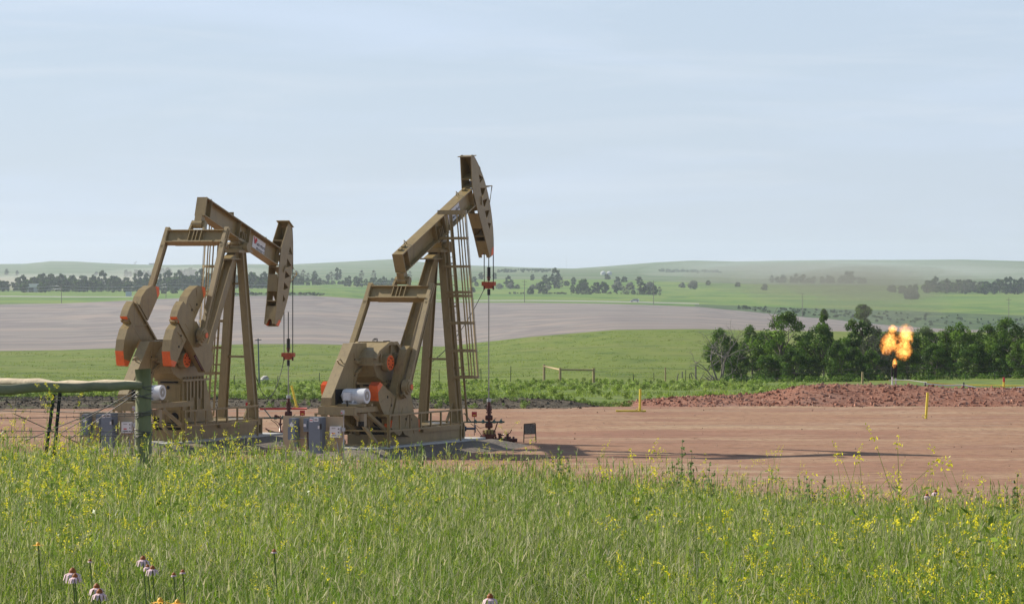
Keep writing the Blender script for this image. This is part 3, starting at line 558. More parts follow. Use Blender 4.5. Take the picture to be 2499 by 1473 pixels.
    b.box2((-11.32, -.88, 1.32), (-11.18, .40, 1.585)); b.box2((-11.18, -.88, 1.40), (-8.42, -.72, 1.56)); b.box2((-11.18, .28, 1.40), (-8.42, .40, 1.56))
    b.bar((-10.75, -.94, 1.62), (-10.75, .02, 1.62), .12, .07); b.bar((-10.36, -.98, 1.62), (-10.36, .02, 1.62), .12, .07)
    for y_ in (-.80, .34): b.bar((-10.4, y_, 1.38), (-8.75, y_, .62), .10, .10); b.bar((-11.2, y_, 1.36), (-9.7, y_, 0.40), .09, .09)
    b.build('motor_frame', TAN2, root)
    b = MB(); b.box2((-10.9, -.98, .98), (-10.72, -.72, 1.36), 0); b.box2((-10.95, -.98, .97), (-10.90, -.80, 1.12), 1); b.build('junction_box', [BOARD, DARKHOLE], root)
    # --- railings round the cranks
    for s in (1, -1):
        b = MB()
        for z in (1.28, .79): b.bar((-9.85, s * 1.30, z), (-4.75, s * 1.30, z), .055, .055)
        for x in np.linspace(-9.82, -4.78, 8): b.bar((x, s * 1.30, .76 if -9.7 < x < -4.9 else .28), (x, s * 1.30, 1.28), .05, .05, (1, 0, 0))
        for x in (-9.8, -6.0, -4.80): b.bar((x, s * .70, .76 if x > -8 else .34), (x, s * 1.30, .79 if x > -8 else .34), .05, .06)
        b.build('side_railing', TAN, root)
    b = MB()
    for z in (.79, .34): b.bar((-9.85, -1.28, z), (-9.85, 1.28, z), .055, .055)
    b.bar((-9.85, -1.28, 1.28), (-9.85, -.62, 1.28), .055, .055); b.bar((-9.85, 1.28, 1.28), (-9.85, .62, 1.28), .055, .055)
    for y_ in (-1.27, -.62, .62, 1.27): b.bar((-9.85, y_, .3), (-9.85, y_, 1.28), .05, .05, (1, 0, 0))
    b.build('rear_railing', TAN, root)
    b = MB(); b.bar((-4.3, -.55, .85), (-3.75, -.55, 1.5), .09, .06, (0, 1, 0)); b.build('railing_stay', TAN, root)
    # --- ladder with safety cage, on the outer side of one front leg
    s = ladder_side; off = .30 if s < 0 else .46
    yl = lambda z: s * (.60 - (z - .84) * .0779 + off)
    xl = lambda z: -3.66 - (z - .84) * .018
    b = MB()
    for q in (.19, -.19): b.bar((xl(.85) + q, yl(.85), .85), (xl(7.62) + q, yl(7.62), 7.62), .035, .065, (0, 1, 0))
    for z in np.arange(1.1, 7.5, .30): b.cyl((xl(z) - .19, yl(z), z), (xl(z) + .19, yl(z), z), .011, n=6)
    for z in (2.6, 4.6, 6.0): b.bar((xl(z), yl(z), z), (xl(z), yl(z) - s * (off - .1), z), .05, .05)
    ld = b.build('ladder', TAN, root)
    b = MB(); RZ = .60; ang = np.linspace(-1.45, 1.45, 9)
    def hp(z, a): return Vector((xl(z) + .37 * math.sin(a) / .993, yl(z) + s * (.02 + RZ * max(0, math.cos(a)) ** .75), z))
    for z in (2.30, 3.16, 4.06, 4.94, 5.06, 5.90, 6.82, 7.66):
        pts = [hp(z, a) for a in ang]
        pts = [Vector((pts[0].x, yl(z) - s * .22, z))] + pts + [Vector((pts[-1].x, yl(z) - s * .22, z))]
        for p0, p1 in zip(pts[:-1], pts[1:]): b.bar(p0, p1, .012, .085 if z != 7.66 else .14)
    for a in np.linspace(-1.35, 1.35, 7): b.bar(hp(2.28, a), hp(7.7, a), .045, .012, (math.sin(a), s * math.cos(a), 0))
    b.build('safety_cage', TAN, ld)
    # --- bridle, carrier bar, polished rod
    low = min(P3(3.24, 0, -1.72).z, 9); zc = low - 1.02
    for s in (1, -1):
        pts = [Vector((ARC * math.cos(t) * cb - (ARC * math.sin(t) + 0) * sb, s * .17, ARC * math.cos(t) * sb + ARC * math.sin(t) * cb)) + Vector((PIV.x + .025, 0, PIV.z)) for t in np.linspace(.49, -th, 12)]
        b = MB(); b.tube([p for p in pts] + [Vector((0.02, s * .17, low - .1)), Vector((0.02, s * .17, zc))], .018); b.build('bridle_cable', CABLE, root)
    b = MB(); b.prism([(-.23, .09), (-.23, -.05), (-.12, -.05), (-.09, -.14), (.09, -.14), (.12, -.05), (.23, -.05), (.23, .09)], -.08, .08)
    cbr = b.build('carrier_bar', RUSTOR, root); cbr.location = (0.02, 0, zc); cbr.rotation_euler = (0, 0, R(90))
    for q in (.17, -.17): b = MB(); b.cyl((q, 0, -.18), (q, 0, .0), .032, n=8); b.build('cable_socket', RODRED, cbr)
    b = MB(); b.cyl((0.02, 0, 1.4), (0.02, 0, zc), .020, n=8, m=0); b.cyl((.02, 0, zc), (.02, 0, zc + 1.5), .017, n=8, m=1); pr = b.build('polished_rod', [STEEL, CABLE], root)
    b = MB(); b.cyl((.02, 0, zc + .12), (.02, 0, zc + .22), .05, n=10, m=1); b.cyl((.02, 0, zc + .22), (.02, 0, zc + .26), .075, n=12, m=1); b.cyl((.02, 0, zc + .26), (.02, 0, zc + .58), .055, n=10, m=0)
    for k in range(5): b.cyl((.02, 0, zc + .30 + k * .06), (.02, 0, zc + .33 + k * .06), .064, n=10, m=0)
    b.build('rod_clamp', [CABLE, RODRED], pr); b = MB(); b.cyl((.02, 0, zc - .36), (.02, 0, zc - .16), .055, n=10, m=0); b.build('rod_collar', CABLE, pr)
    b = MB(); q0 = Vector((.02, .17, zc - .15)); q1 = Vector((-3.72, .42, max(2.6, zc - 2.6))) if zc > 3 else Vector((-3.68, -.48, 2.9)); sag = .35 if zc > 3 else 1.35
    b.tube([q0.lerp(q1, t) - Vector((0, 0, sag * 4 * t * (1 - t))) for t in np.linspace(0, 1, 14)], .013); b.build('load_cell_cable', CABLE, root)
    return root

PJR = pumpjack((-.79, 124.0, 0), 25.3, 23.3, 235.5, .07, -1, 'nearer pump jack with raised horse head and two orange weight ends hanging low')
PJL = pumpjack((-7.73, 127.3, 0), 23.5, -17.2, 128.5, -.10, 1, 'pump jack with lowered horse head, its counterweights raised behind the wooden post')

# ------------------------------------------------------------------ concrete pads and gravel mounds under them
GRAV = ramp_mat('grey_gravel', (.17, .145, .12), noises=(((6, 6, 6), 5, .42, .64, (.25, .215, .175)), ((17, 17, 17), 4, .5, .68, (.10, .088, .075)), ((.6, .6, 1), 4, .5, .7, (.26, .20, .155))), bump=.7, bdist=.05)
for (loc, az, lab) in (((-.79, 124.0, 0), 25.3, 'pale concrete slab under the nearer pump jack with raised head'), ((-7.73, 127.3, 0), 23.5, 'pale concrete slab under the pump jack with lowered head')):
    b = MB(); b.box2((-10.6, -1.02, -.1), (-2.35, 1.02, .28)); o = b.build('concrete_slab', CONC); o.location = loc; o.rotation_euler = (0, 0, R(90 - az)); tag(o, lab, 'concrete slab', 'concrete slabs under the pump jacks')
    def mound(x, y):
        dx = np.maximum(np.abs(x + 6.5) - 4.15, 0); dy = np.maximum(np.abs(y) - 1.02, 0); d = np.sqrt(dx * dx + dy * dy) + .12 * smooth_noise(x * 1.3, y * 1.3, 41)
        t = np.clip(1 - d / 1.9, 0, 1); return -.03 + .25 * t * t * (3 - 2 * t) + .02 * smooth_noise(x * 4, y * 4, 42) * t
    o = grid_mesh('gravel_mound', -13, -.2, 110, -3.6, 3.6, 64, mound, GRAV); o.location = loc; o.rotation_euler = (0, 0, R(90 - az)); tag(o, kind='structure')

# ------------------------------------------------------------------ wellheads
def wellhead(loc, label):
    root = empty('wellhead', loc); tag(root, label, 'wellhead', 'wellheads in front of the pump jacks')
    b = MB(); b.cyl((0, 0, 1.36), (0, 0, 1.46), .075, n=14); b.build('stuffing_box_cap', GALV, root)
    b = MB(); b.cyl((0, 0, .40), (0, 0, 1.36), .05, n=12)
    for z, r_, h in ((1.22, .07, .04), (1.14, .085, .05), (1.05, .075, .12), (.95, .065, .08), (.55, .075, .06), (.38, .09, .08)): b.cyl((0, 0, z - h / 2), (0, 0, z + h / 2), r_, n=12)
    for z in (1.10, 1.00, 1.18):
        for k in range(6): a = k * R(60); b.cyl((.085 * math.cos(a), .085 * math.sin(a), z - .03), (.085 * math.cos(a), .085 * math.sin(a), z + .03), .014, n=6)
    b.build('stuffing_box', RODRED, root)
    for z in (.82, .56): b = MB(); b.cyl((-.13, 0, z), (.12, 0, z), .065, n=12); b.cyl((-.11, 0, z), (-.03, 0, z), .09, n=12); b.cyl((.03, 0, z), (.11, 0, z), .09, n=12); b.build('valve_body', RODRED, root)
    b = MB(); b.cyl((0, 0, .28), (0, 0, .33), .20, n=18); b.cyl((0, 0, .33), (0, 0, .42), .16, n=16); b.build('yellow_flange', mat('faded_yellow', (.30, .24, .07), .6, 0, .3, 9), root)
    b = MB(); b.cyl((0, 0, -.05), (0, 0, .28), .17, n=16); b.cyl((0, 0, .20), (0, 0, .27), .24, n=16)
    for k in range(10): a = k * R(36); b.cyl((.2 * math.cos(a), .2 * math.sin(a), .18), (.2 * math.cos(a), .2 * math.sin(a), .40), .018, n=6)
    b.cyl((-.30, 0, .09), (.95, 0, .07), .06, n=12)
    for x in (.22, .40, .55, .70, .82): b.cyl((x - .035, 0, .08), (x + .035, 0, .08), .115, n=14)
    b.cyl((-.27, 0, .10), (-.20, 0, .10), .10, n=12); b.box2((-.30, -.08, .05), (-.18, .08, .22)); b.box((.36, 0, .22), (.1, .1, .16)); b.box((.62, 0, .20), (.09, .09, .18))
    b.build('casing_head', RODRED, root)
    b = MB(); b.tube([(.30, 0, .30), (.34, 0, .22), (.50, 0, .25)], .03); b.build('valve_handle', RODRED, root)
    b = MB(); b.tube([(.62, 0, .28), (.70, 0, .31), (.76, 0, .42)], .018); b.build('valve_handle', RODRED, root)
    b = MB(); b.cyl((-.90, 0, .68), (.50, 0, .68), .030, n=10); b.cyl((.46, 0, .68), (.52, 0, .68), .03, n=10)
    for x in (-.46, -.20, .17, .40): b.cyl((x - .05, 0, .68), (x + .05, 0, .68), .05, n=10); b.cyl((x, 0, .68), (x, 0, .76), .03, n=8)
    for x in (.17, .38): b.tube([(x, 0, .74), (x + .03, 0, .79), (x + .07, 0, .79)], .012)
    b.build('flow_tee', TEAL, root)
    b = MB(); b.bar((-.62, 0, .70), (-.84, 0, .98), .03, .09, (0, 1, 0)); b.build('lever', TEAL, root)
    b = MB(); b.tube([(.28, 0, .66), (.22, 0, .46), (.14, 0, .30)], .022); b.build('bleed_pipe', RODRED, root)
    b = MB(); b.tube([(-.62, .05, .62), (-.45, .05, .50), (-.25, .05, .22), (-.05, .1, .06)], .012); b.tube([(-.5, .05, .60), (-.3, .05, .47), (-.1, 0, .52)], .010); b.build('hose', CABLE, root)
    return root
WHR = wellhead((-.77, 124.0, 0.0), 'oily red wellhead of the nearer pump jack beside the empty rusted sign frame')
WHL = wellhead((-7.71, 127.3, 0.0), 'oily red wellhead of the farther pump jack, half hidden behind the tan panel board')
b = MB(); b.cyl((-.05, 0, .05), (-.05, 0, .62), .07, n=12); b.cyl((-.05, 0, .50), (.34, 0, .50), .04, n=10); b.cyl((-.05, 0, .0), (-.05, 0, .10), .10, n=12); b.cyl((.02, 0, .5), (.06, 0, .5), .08, n=12)
gv = tag(b.build('gate_valve', BLUEV), 'dark blue gate valve with round handwheel at the end of the nearer skid', 'valve'); gv.location = at(1134, 1082, 122.5)
b = MB(); b.cyl((.34, 0, .5), (.37, 0, .5), .135, n=20); b.build('handwheel', BLUEV, gv)
def redbox(px, py, d, label, h=.62):
    b = MB(); b.box((0, 0, h + .09), (.17, .09, .17)); o = tag(b.build('control_box', REDBOX), label, 'control box', 'red control boxes by the wells'); o.location = at(px, py, d)
    b = MB(); b.cyl((0, 0, 0), (0, 0, h), .012, n=6); b.build('stem', TPOST, o)
    b = MB(); b.box((0, -.046, h + .06), (.09, .006, .025)); b.build('name_plate', YELLOW, o); return o
redbox(1157.5, 1062, 123.5, 'small red control box on a stem left of the nearer wellhead')
redbox(738, 1056, 126.5, 'small red control box on a stem just above the tan panel board', .60)
b = MB(); b.box((0, 0, 0), (.13, .08, .13)); o = tag(b.build('control_box', REDBOX), 'tiny red box on the railing beside the front leg of the lowered pump jack', 'control box', 'red control boxes by the wells'); o.location = at(604, 986, 125.6)

# rusted sign frame by the well
b = MB()
for x in (-.19, .19): b.bar((x - (.02 if x < 0 else -.02), 0, 0), (x, 0, .62), .03, .03, (0, 1, 0))
b.bar((-.19, 0, .61), (.19, 0, .64), .02, .03); b.bar((-.2, 0, .16), (.2, 0, .17), .02, .02); b.bar((-.19, 0, .28), (.19, 0, .29), .02, .02)
sf = tag(b.build('sign_frame', mat('rusty_frame', (.07, .05, .035), .8, .2, .3, 9)), 'small rusted frame with a peeling dark panel standing right of the wellhead', 'sign frame'); sf.location = at(1293, 1079, 123); sf.rotation_euler = (0, 0, R(12))
b = MB(); b.box((0, 0, .455), (.36, .012, .32)); b.build('panel', SHEET, sf)

# ------------------------------------------------------------------ electrical panel boards
def panel_board(loc, az, label, wide):
    root = empty('panel_board', loc, R(90 - az) - R(90)); tag(root, label, 'electrical panel', 'electrical panel boards by the pump jacks')   # local x right, -y faces back to the camera
    k = 1 / 696.0; kz = 1 / 769.0; X = lambda z: (z - 800) * k; Z = lambda z: (1150 - z) * kz + .26
    b = MB(); b.box2((X(80 + (0 if wide else 160)), 0, Z(1140)), (X(1525), .04, Z(322)))
    for x in (180, 800, 1440): b.box2((X(x) - .05, .04, -.05), (X(x) + .05, .12, Z(340)))
    b.build('board', BOARD, root)
    def cab(name, x0, x1, z0, z1, dep, m=GREY):
        b = MB(); b.box2((X(x0), -dep, Z(z1)), (X(x1), -.002, Z(z0))); return b.build(name, m, root)
    def stick(par, x0, x1, z0, z1, dep, m, nm='label_plate'):
        b = MB(); b.box2((X(x0), -dep - .004, Z(z1)), (X(x1), -dep - .001, Z(z0))); return b.build(nm, m, par)
    c1 = cab('transformer_box', 335, 480, 370, 577, .30); b = MB(); b.box2((X(322), -.33, Z(872)), (X(495), -.002, Z(577))); b.build('lower_cabinet', GREY, c1)
    stick(c1, 358, 450, 492, 560, .30, LABELW); stick(c1, 385, 420, 460, 490, .30, LABELW)
    c2 = cab('disconnect_switch', 635, 760, 370, 682, .16); b = MB(); b.box2((X(648), -.20, Z(610)), (X(738), -.161, Z(415))); b.build('switch_cover', GREY, c2); stick(c2, 655, 715, 500, 560, .20, LABELW)
    b = MB(); b.box2((X(765), -.13, Z(450)), (X(790), -.06, Z(400))); b.build('switch_lever', INKRED, c2)
    c3 = cab('motor_starter_cabinet', 815, 1115, 335, 1178, .30); stick(c3, 838, 915, 362, 445, .30, LABELW); stick(c3, 845, 908, 395, 415, .303, INKRED, 'red_print'); stick(c3, 932, 1050, 345, 430, .30, LABELW); stick(c3, 950, 1030, 378, 400, .303, INKBLK, 'logo_print'); stick(c3, 1035, 1088, 530, 600, .30, LABELW); stick(c3, 1100, 1104, 350, 1170, .30, INKBLK, 'door_seam')
    b = MB(); b.box2((X(1098), -.36, Z(610)), (X(1128), -.301, Z(480))); b.build('door_handle', CABLE, c3)
    c4 = cab('control_box', 1258, 1495, 545, 805, .14, WHITE); stick(c4, 1310, 1400, 585, 595, .14, INKBLK, 'printed_line'); stick(c4, 1312, 1392, 692, 722, .14, INKRED, 'red_print'); stick(c4, 1295, 1420, 748, 758, .14, INKBLK, 'printed_line')
    b = MB()
    for z in (600, 680, 760): b.box2((X(1462), -.16, Z(z + 12)), (X(1482), -.14, Z(z - 12)))
    b.build('latch', TPOST, c4)
    cab('outlet_box', 392, 470, 930, 1045, .10)
    b = MB(); b.tube([(X(725), -.12, Z(690)), (X(725), -.12, Z(800)), (X(738), -.13, Z(1000)), (X(755), -.2, Z(1345))], .018); b.build('power_cable', CABLE, root)
    b = MB(); b.tube([(X(490), -.05, Z(836)), (X(815), -.05, Z(836))], .012); b.tube([(X(430), -.08, Z(872)), (X(430), -.08, Z(930))], .012); b.tube([(X(1380), -.06, Z(805)), (X(1420), -.06, Z(1000)), (X(1470), -.1, Z(1220))], .014); b.build('conduit', GALV, root)
    b = MB(); b.tube([(X(1563), -.05, -.1), (X(1563), -.05, Z(250))], .018); b.box2((X(1535), -.10, Z(660)), (X(1580), -.0, Z(570))); b.build('riser_pipe', GALV, root)
    b = MB(); b.box2((X(1518), -.12, Z(258)), (X(1572), -.02, Z(165)), 0); b.box2((X(1524), -.126, Z(240)), (X(1555), -.121, Z(215)), 1); b.build('pull_box', [GALV, INKRED], root)
    return root
PBX = at(680 + 800 / 9.61, 1100, 112.5); PBX.z = 0.0
panel_board(PBX, 25.3, 'tan board with grey cabinets and a white box, standing behind the nearer pump jack', True)
PBL = at(260 + 52.8, 1100, 115.6); PBL.x -= .72; PBL.z = 0.0
panel_board(PBL, 23.5, 'tan board with grey cabinets partly hidden by the green wooden post', False)

# ------------------------------------------------------------------ yellow markers, pipes and small iron on the pad
def marker(px, py, d, h, lean, label, foot=False):
    b = MB(); b.cyl((0, 0, -.05), (lean * h, 0, h), .048, n=12); o = tag(b.build('marker_post', YELLOW), label, 'marker post', 'yellow marker posts on the pad'); o.location = at(px, py, d)
    b = MB(); b.tube([(-.10 * math.cos(t) - .05, 0, .07 + .07 * math.sin(t)) for t in np.linspace(0, 6.28, 10)], .012); b.build('ring', YELLOW, o)
    if foot: b = MB(); b.cyl((-.95, 0, .03), (.25, 0, .03), .035, n=8, m=0); b.cyl((-.97, 0, .03), (-.93, 0, .03), .05, n=8, m=0); b.build('lying_pipe', YELLOW, o)
    return o
marker(1561.5, 1004, 150.0, .92, .02, 'upright yellow marker post with a yellow pipe lying at its foot', True)
marker(2259.5, 1020, 143.5, 1.0, .07, 'yellow marker post leaning slightly in front of the red rubble bank')
marker(726, 996, 153.0, .95, -.26, 'steeply leaning yellow marker post beside the farther wellhead')
marker(1198, 1168, 99, .35, -.02, 'short yellow stub just behind the grass edge below the wellhead')
b = MB(); b.cyl((0, 0, -.1), (0, 0, .34), .05, n=12, m=0); b.cyl((0, 0, .34), (0, 0, .55), .05, n=12, m=1); o = tag(b.build('pipeline_marker', [YELLOW, REDBOX]), 'short yellow post with a red top on the rubble bank', 'marker post'); o.location = at(2450, 950, 166)
b = MB(); b.tube([(0, 0, .05), (1.9, .3, .05)], .045); o = tag(b.build('loose_pipe', REDBOX), 'long thin red pipe lying on the pad behind the lowered pump jack', 'pipe'); o.location = at(634, 1000, 150)
b = MB(); b.tube([(-.25, 0, .22), (0, 0, .15), (.28, .1, .12)], .045); b.tube([(.05, 0, .14), (.02, -.1, .0)], .03); b.tube([(.25, 0, .14), (.30, -.1, 0)], .03); b.tube([(-.22, 0, .22), (-.34, 0, .30)], .025); o = tag(b.build('pipe_fitting', RODRED), 'loose rusty pipe fitting lying left of the panel board', 'fitting'); o.location = at(672, 1066, 126)
b = MB(); b.tube([(0, 0, 0), (0, 0, .30), (.02, 0, .46), (-.10, 0, .52)], .035); b.cyl((-.1, 0, .52), (-.2, 0, .52), .05, n=10); b.cyl((0, 0, .22), (.0, 0, .27), .07, n=10); o = tag(b.build('standpipe', RODRED), 'dark rusty standpipe with a bent spout at the left edge of the panel board', 'pipe'); o.location = at(684, 1052, 126)

# ------------------------------------------------------------------ front fence: corner post, two brace rails, steel posts, barbed wire
def log(p0, p1, r0, r1, n=14, seg=10, wob=.012):
    p0, p1 = Vector(p0), Vector(p1); pts = []; rs = []
    for i in range(seg + 1):
        t = i / seg; pts.append(p0.lerp(p1, t) + Vector((random.gauss(0, wob), random.gauss(0, wob), random.gauss(0, wob))) * (0 if i in (0, seg) else 1)); rs.append((r0 + (r1 - r0) * t) * random.uniform(.97, 1.03))
    b = MB(); b.tube(pts, rs, n); return b
DF = 42.0
fb = at(352, 1110, DF); fb.z = float(verge_z(np.array([fb.x]), np.array([DF]))[0]) - .1
ff = empty('wire_fence', fb); tag(ff, 'barbed wire fence with a thick green corner post and two log rails', 'fence')
rel = lambda px, py, d: at(px, py, d) - fb
pt, pb_ = rel(348.5, 900, DF), Vector((rel(354, 1110, DF).x, 0, 0))
log(pb_, pt, .098, .090, 18, 8, .004).build('wood_post', WOODG, ff)
b = log(rel(345, 940, DF - .06), rel(-210, 958, DF - 1.2), .050, .064, 14, 14); b.build('log_rail', WOODGR, ff)
b = log(rel(340, 937, DF + .10), rel(-210, 931, DF + 2.6), .036, .062, 14, 14); b.build('log_rail', WOODC, ff)
for (x0, y0, x1, y1, d) in ((149, 928, 132, 1110, 43.5), (131.5, 961, 112, 1110, 45)):
    b = MB(); p0, p1 = rel(x0, y0, d), rel(x1, y1, d); b.bar(p1, p0, .035, .012); b.bar(p1, p0, .010, .04); b.build('steel_post', TPOST, ff)
def wire(pts, r, parent, barbs=True, name='barbed_wire', m=WIRE):
    b = MB(); pts = [Vector(p) for p in pts]; n = 26; P = []
    for i in range(n + 1):
        t = i / n; q = pts[0].lerp(pts[-1], t) if len(pts) == 2 else (pts[0] * (1 - t) ** 2 + pts[1] * 2 * t * (1 - t) + pts[2] * t * t); P.append(q)
    b.tube(P, r, 4)
    if barbs:
        L = (pts[-1] - pts[0]).length; k = int(L / .12)
        for i in range(1, k):
            q = P[0].lerp(P[-1], i / k) if len(pts) == 2 else P[int(i / k * n)]
            v = Vector((random.gauss(0, .4), random.gauss(0, .4), random.gauss(0, 1))).normalized() * .022; b.bar(q - v, q + v, .004, .004)
    return b.build(name, m, parent)
for (xa, ya, xb, yb) in ((340, 968, -120, 966), (340, 974, -120, 973), (340, 1009, -120, 996), (340, 1013, -120, 1020), (340, 1052, -120, 1047), (340, 1061, -120, 1065)):
    wire((rel(xa, ya, DF - .05), rel((xa + xb) / 2, (ya + yb) / 2 + 4, DF + .3), rel(xb, yb, DF + .5)), .0042, ff)
for (xa, ya, xb, yb) in ((335, 950, 140, 1060), (335, 962, 60, 1075), (32, 1008, 235, 1100), (338, 956, 170, 1070)):
    wire((rel(xa, ya, DF - .08), rel(xb, yb, DF)), .0050, ff, False, 'brace_wire')
for py, n_ in ((945, 2), (968, 3), (1009, 3), (1014, 2), (1052, 2), (1061, 3)):
    b = MB(); c = rel(350, py, DF)
    for k in range(n_):
        tl = random.uniform(-.12, .12); b.tube([(c.x + .102 * math.cos(t), c.y + .102 * math.sin(t), c.z + tl * math.cos(t) * .3 + random.uniform(-.004, .004) + k * .008) for t in np.linspace(0, 6.28, 20)], .0045, 4)
    b.build('wire_wrap', WIRE, ff)

# ------------------------------------------------------------------ far fence behind the pad
bf_ = empty('boundary_fence', on_land(1250, 290)); tag(bf_, 'long wire fence of steel and wooden posts below the green hillside', 'fence'); bo = bf_.location.copy()
def fpost(px, top, d, name, m, r, lean=0.0, square=False):
    g = on_land(px, d); h = at(px, top, d).z - g.z; b = MB()
    if square: b.bar((0, 0, -.1), (lean * h, 0, h), .05, .03, (0, 1, 0))
    else: b.cyl((0, 0, -.1), (lean * h, 0, h), r, r * .92, n=10)
    o = b.build(name, m, bf_, g - bo); return g + Vector((0, 0, h))
for px, top in ((-60, 962), (63, 955), (201, 950), (330, 945), (455, 935), (571, 915), (678, 917), (780, 909), (1072, 901), (1174, 898), (1246, 893), (1546, 912), (1596, 909), (1673, 902), (1683, 912), (2119, 911), (2267, 910), (2357, 912), (2428, 910), (2560, 912)):
    d = 290 if px > 700 else 262; fpost(px, top, d, 'steel_post', TPOST, .022, random.uniform(-.04, .04), True)
tops = [fpost(1328, 889, 292, 'wood_post', WOODT, .105), fpost(1367, 897, 278, 'wood_post', WOODT, .105), fpost(1449, 898, 280, 'wood_post', WOODT, .105)]
for a, c in ((0, 1), (1, 2)):
    b = MB(); z = Vector((0, 0, -.14)); b.tube([tops[a] + z - bo, tops[c] + z - bo], .065, 8); b.build('log_rail', WOODT, bf_)
fpost(1624, 896, 290, 'wood_post', WOODT, .06); fpost(1698, 892, 292, 'wood_post', WOODOLD, .07); fpost(2105, 907, 280, 'wood_post', WOODT, .09); fpost(1133, 909, 285, 'wood_post', WOODT, .09)
for px, top, ln in ((1651, 911, .25), (1664, 906, .05), (1692, 909, -.3), (1733, 920, .3), (1787, 915, .1), (1809, 912, 0), (1821, 918, .1)): fpost(px, top, 296, 'wood_post', WOODOLD, .045, ln)
for dz in (.35, .7, 1.0):
    for xs in ((-60, 63, 201, 330, 455, 571, 678, 780, 1072, 1174, 1246, 1328), (1449, 1546, 1624, 1698, 1809, 2105, 2267, 2428, 2560)):
        b = MB(); b.tube([on_land(x, 290 if x > 700 else 262, dz) - bo for x in xs], .007, 3); b.build('wire', WIRE, bf_)

# thin blue pole in the pasture, utility poles and lines
b = MB(); b.cyl((0, 0, -.2), (-.10, 0, 3.55), .055, .045, n=10); b.bar((-.34, 0, 3.40), (.16, 0, 3.44), .04, .06); o = tag(b.build('pole', BLUEV), 'slim blue grey pole with a short crossbar on the grass between the pump jacks', 'pole'); o.location = on_land(633, 277)
def upole(px, top, base, d, label):
    g = on_land(px, d); h = at(px, top, d).z - g.z; b = MB(); b.cyl((0, 0, -.5), (0, 0, h), .17, .11, n=8); o = tag(b.build('utility_pole', WOODOLD), label, 'utility pole', 'utility poles along the far road'); o.location = g
    b = MB(); b.bar((-1.3, 0, h - 1.0), (1.3, 0, h - 1.0), .14, .14); b.bar((-.9, 0, h - 2.6), (.9, 0, h - 2.6), .10, .12); b.build('crossarm', WOODOLD, o); return g + Vector((0, 0, h - .95)), g + Vector((0, 0, h - 2.5))
ups = [upole(-240, 694, 740, 1810, 'utility pole far left by the ploughed field'), upole(150, 692, 738, 1810, 'utility pole by the far road right of the metal barn'), upole(405, 688, 734, 1830, 'utility pole beyond the ploughed field behind the raised counterweights'), upole(1280, 682, 737, 1830, 'utility pole beyond the ploughed field right of the raised horse head'),
       upole(1595, 684, 740, 1840, 'utility pole beyond the ploughed field right of the parked van'), upole(1958, 712, 765, 1800, 'hazy utility pole above the dark thicket'), upole(2462, 726, 783, 1700, 'utility pole near the right edge above the scrub bank')]
upole(714, 690, 722, 2010, 'utility pole seen just right of the lowered horse head')
for k, nm in ((0, 'upper power line along the far tree belt'), (1, 'lower power line along the far tree belt')):
    b = MB()
    for a, c in zip(ups[:2], ups[1:3]):
        b.tube([a[k].lerp(c[k], t) - Vector((0, 0, 1.2 * 4 * t * (1 - t))) for t in np.linspace(0, 1, 10)], .07, 3)
    b.tube([ups[2][k].lerp(Vector((ups[2][k].x + 130, ups[2][k].y + 120, ups[2][k].z + 1)), t) - Vector((0, 0, 1.2 * 4 * t * (1 - t))) for t in np.linspace(0, 1, 10)], .07, 3)
    tag(b.build('power_line', GALV), nm, 'power line')

# ------------------------------------------------------------------ far buildings, vehicle, bins, masts
o = empty('barn', on_land(84, 2420), R(-14)); tag(o, 'grey metal barn with a pale gable roof before the left tree belt', 'barn')
b = MB(); b.box2((-3.9, -5, -.3), (3.9, 5, 3.4)); b.build('wall', BARNW, o)
b = MB(); b.prism([(-4.2, 3.3), (4.2, 3.3), (2.9, 5.4), (-2.9, 5.4)], -5.4, 5.4); b.build('roof', BARNR, o)
b = MB(); b.box2((-5.6, -4.9, -.3), (-3.92, -1.5, 2.5)); b.build('lean_to', BARNW, o)
b = MB(); b.box2((-2.0, -5.05, 0), (1.4, -5.01, 2.9)); b.build('door', TPOST, o)
o = empty('shed', on_land(370, 7000, -3)); tag(o, 'small flat roofed shed on the crest of the left hills', 'shed')
b = MB(); b.box2((-4.6, -3, 0), (4.6, 3, 5.2)); b.build('wall', BARNW, o); b = MB(); b.box2((-4.9, -3.2, 5.2), (4.9, 3.2, 5.7)); b.box2((3.0, -.5, 5.7), (3.8, .5, 7.2)); b.build('roof', TPOST, o)
o = empty('pumpjack', on_land(330, 7000, -1.0), R(-20)); o.scale = (.72, .72, .72); tag(o, 'tiny distant pump jack on the crest of the left hills', 'pump jack')
b = MB(); b.bar((-3.6, 0, 5.4), (4.0, 0, 8.8), .8, .7); b.build('walking_beam', TPOST, o)
b = MB(); b.prism([(3.6, 9.6), (4.6, 9.0), (5.0, 7.6), (4.4, 6.6), (3.8, 8.0)], -.4, .4); b.build('horse_head', TPOST, o)
b = MB(); b.bar((-1.4, 0, 0), (.3, 0, 7.1), .5, .5); b.bar((1.6, 0, 0), (.3, 0, 7.1), .5, .5); b.build('samson_post', TPOST, o)
b = MB(); b.bar((-3.4, 0, 5.2), (-3.9, 0, 1.2), .4, .4); b.box((-3.8, 0, 1.0), (1.6, .8, 1.6)); b.build('crank', TPOST, o)
for px, d, lab in ((1472, 3900, 'left one of two pale round grain bins below the far hills'), (1487, 3900, 'right one of two pale round grain bins below the far hills')):
    o = empty('grain_bin', on_land(px, d, -1)); tag(o, lab, 'grain bin', 'grain bins below the far hills')
    b = MB(); b.cyl((0, 0, 0), (0, 0, 3.4), 2.7, n=20); b.build('wall', BARNR, o); b = MB(); b.cyl((0, 0, 3.4), (0, 0, 5.0), 2.8, .3, n=20); b.build('roof', BARNR, o)
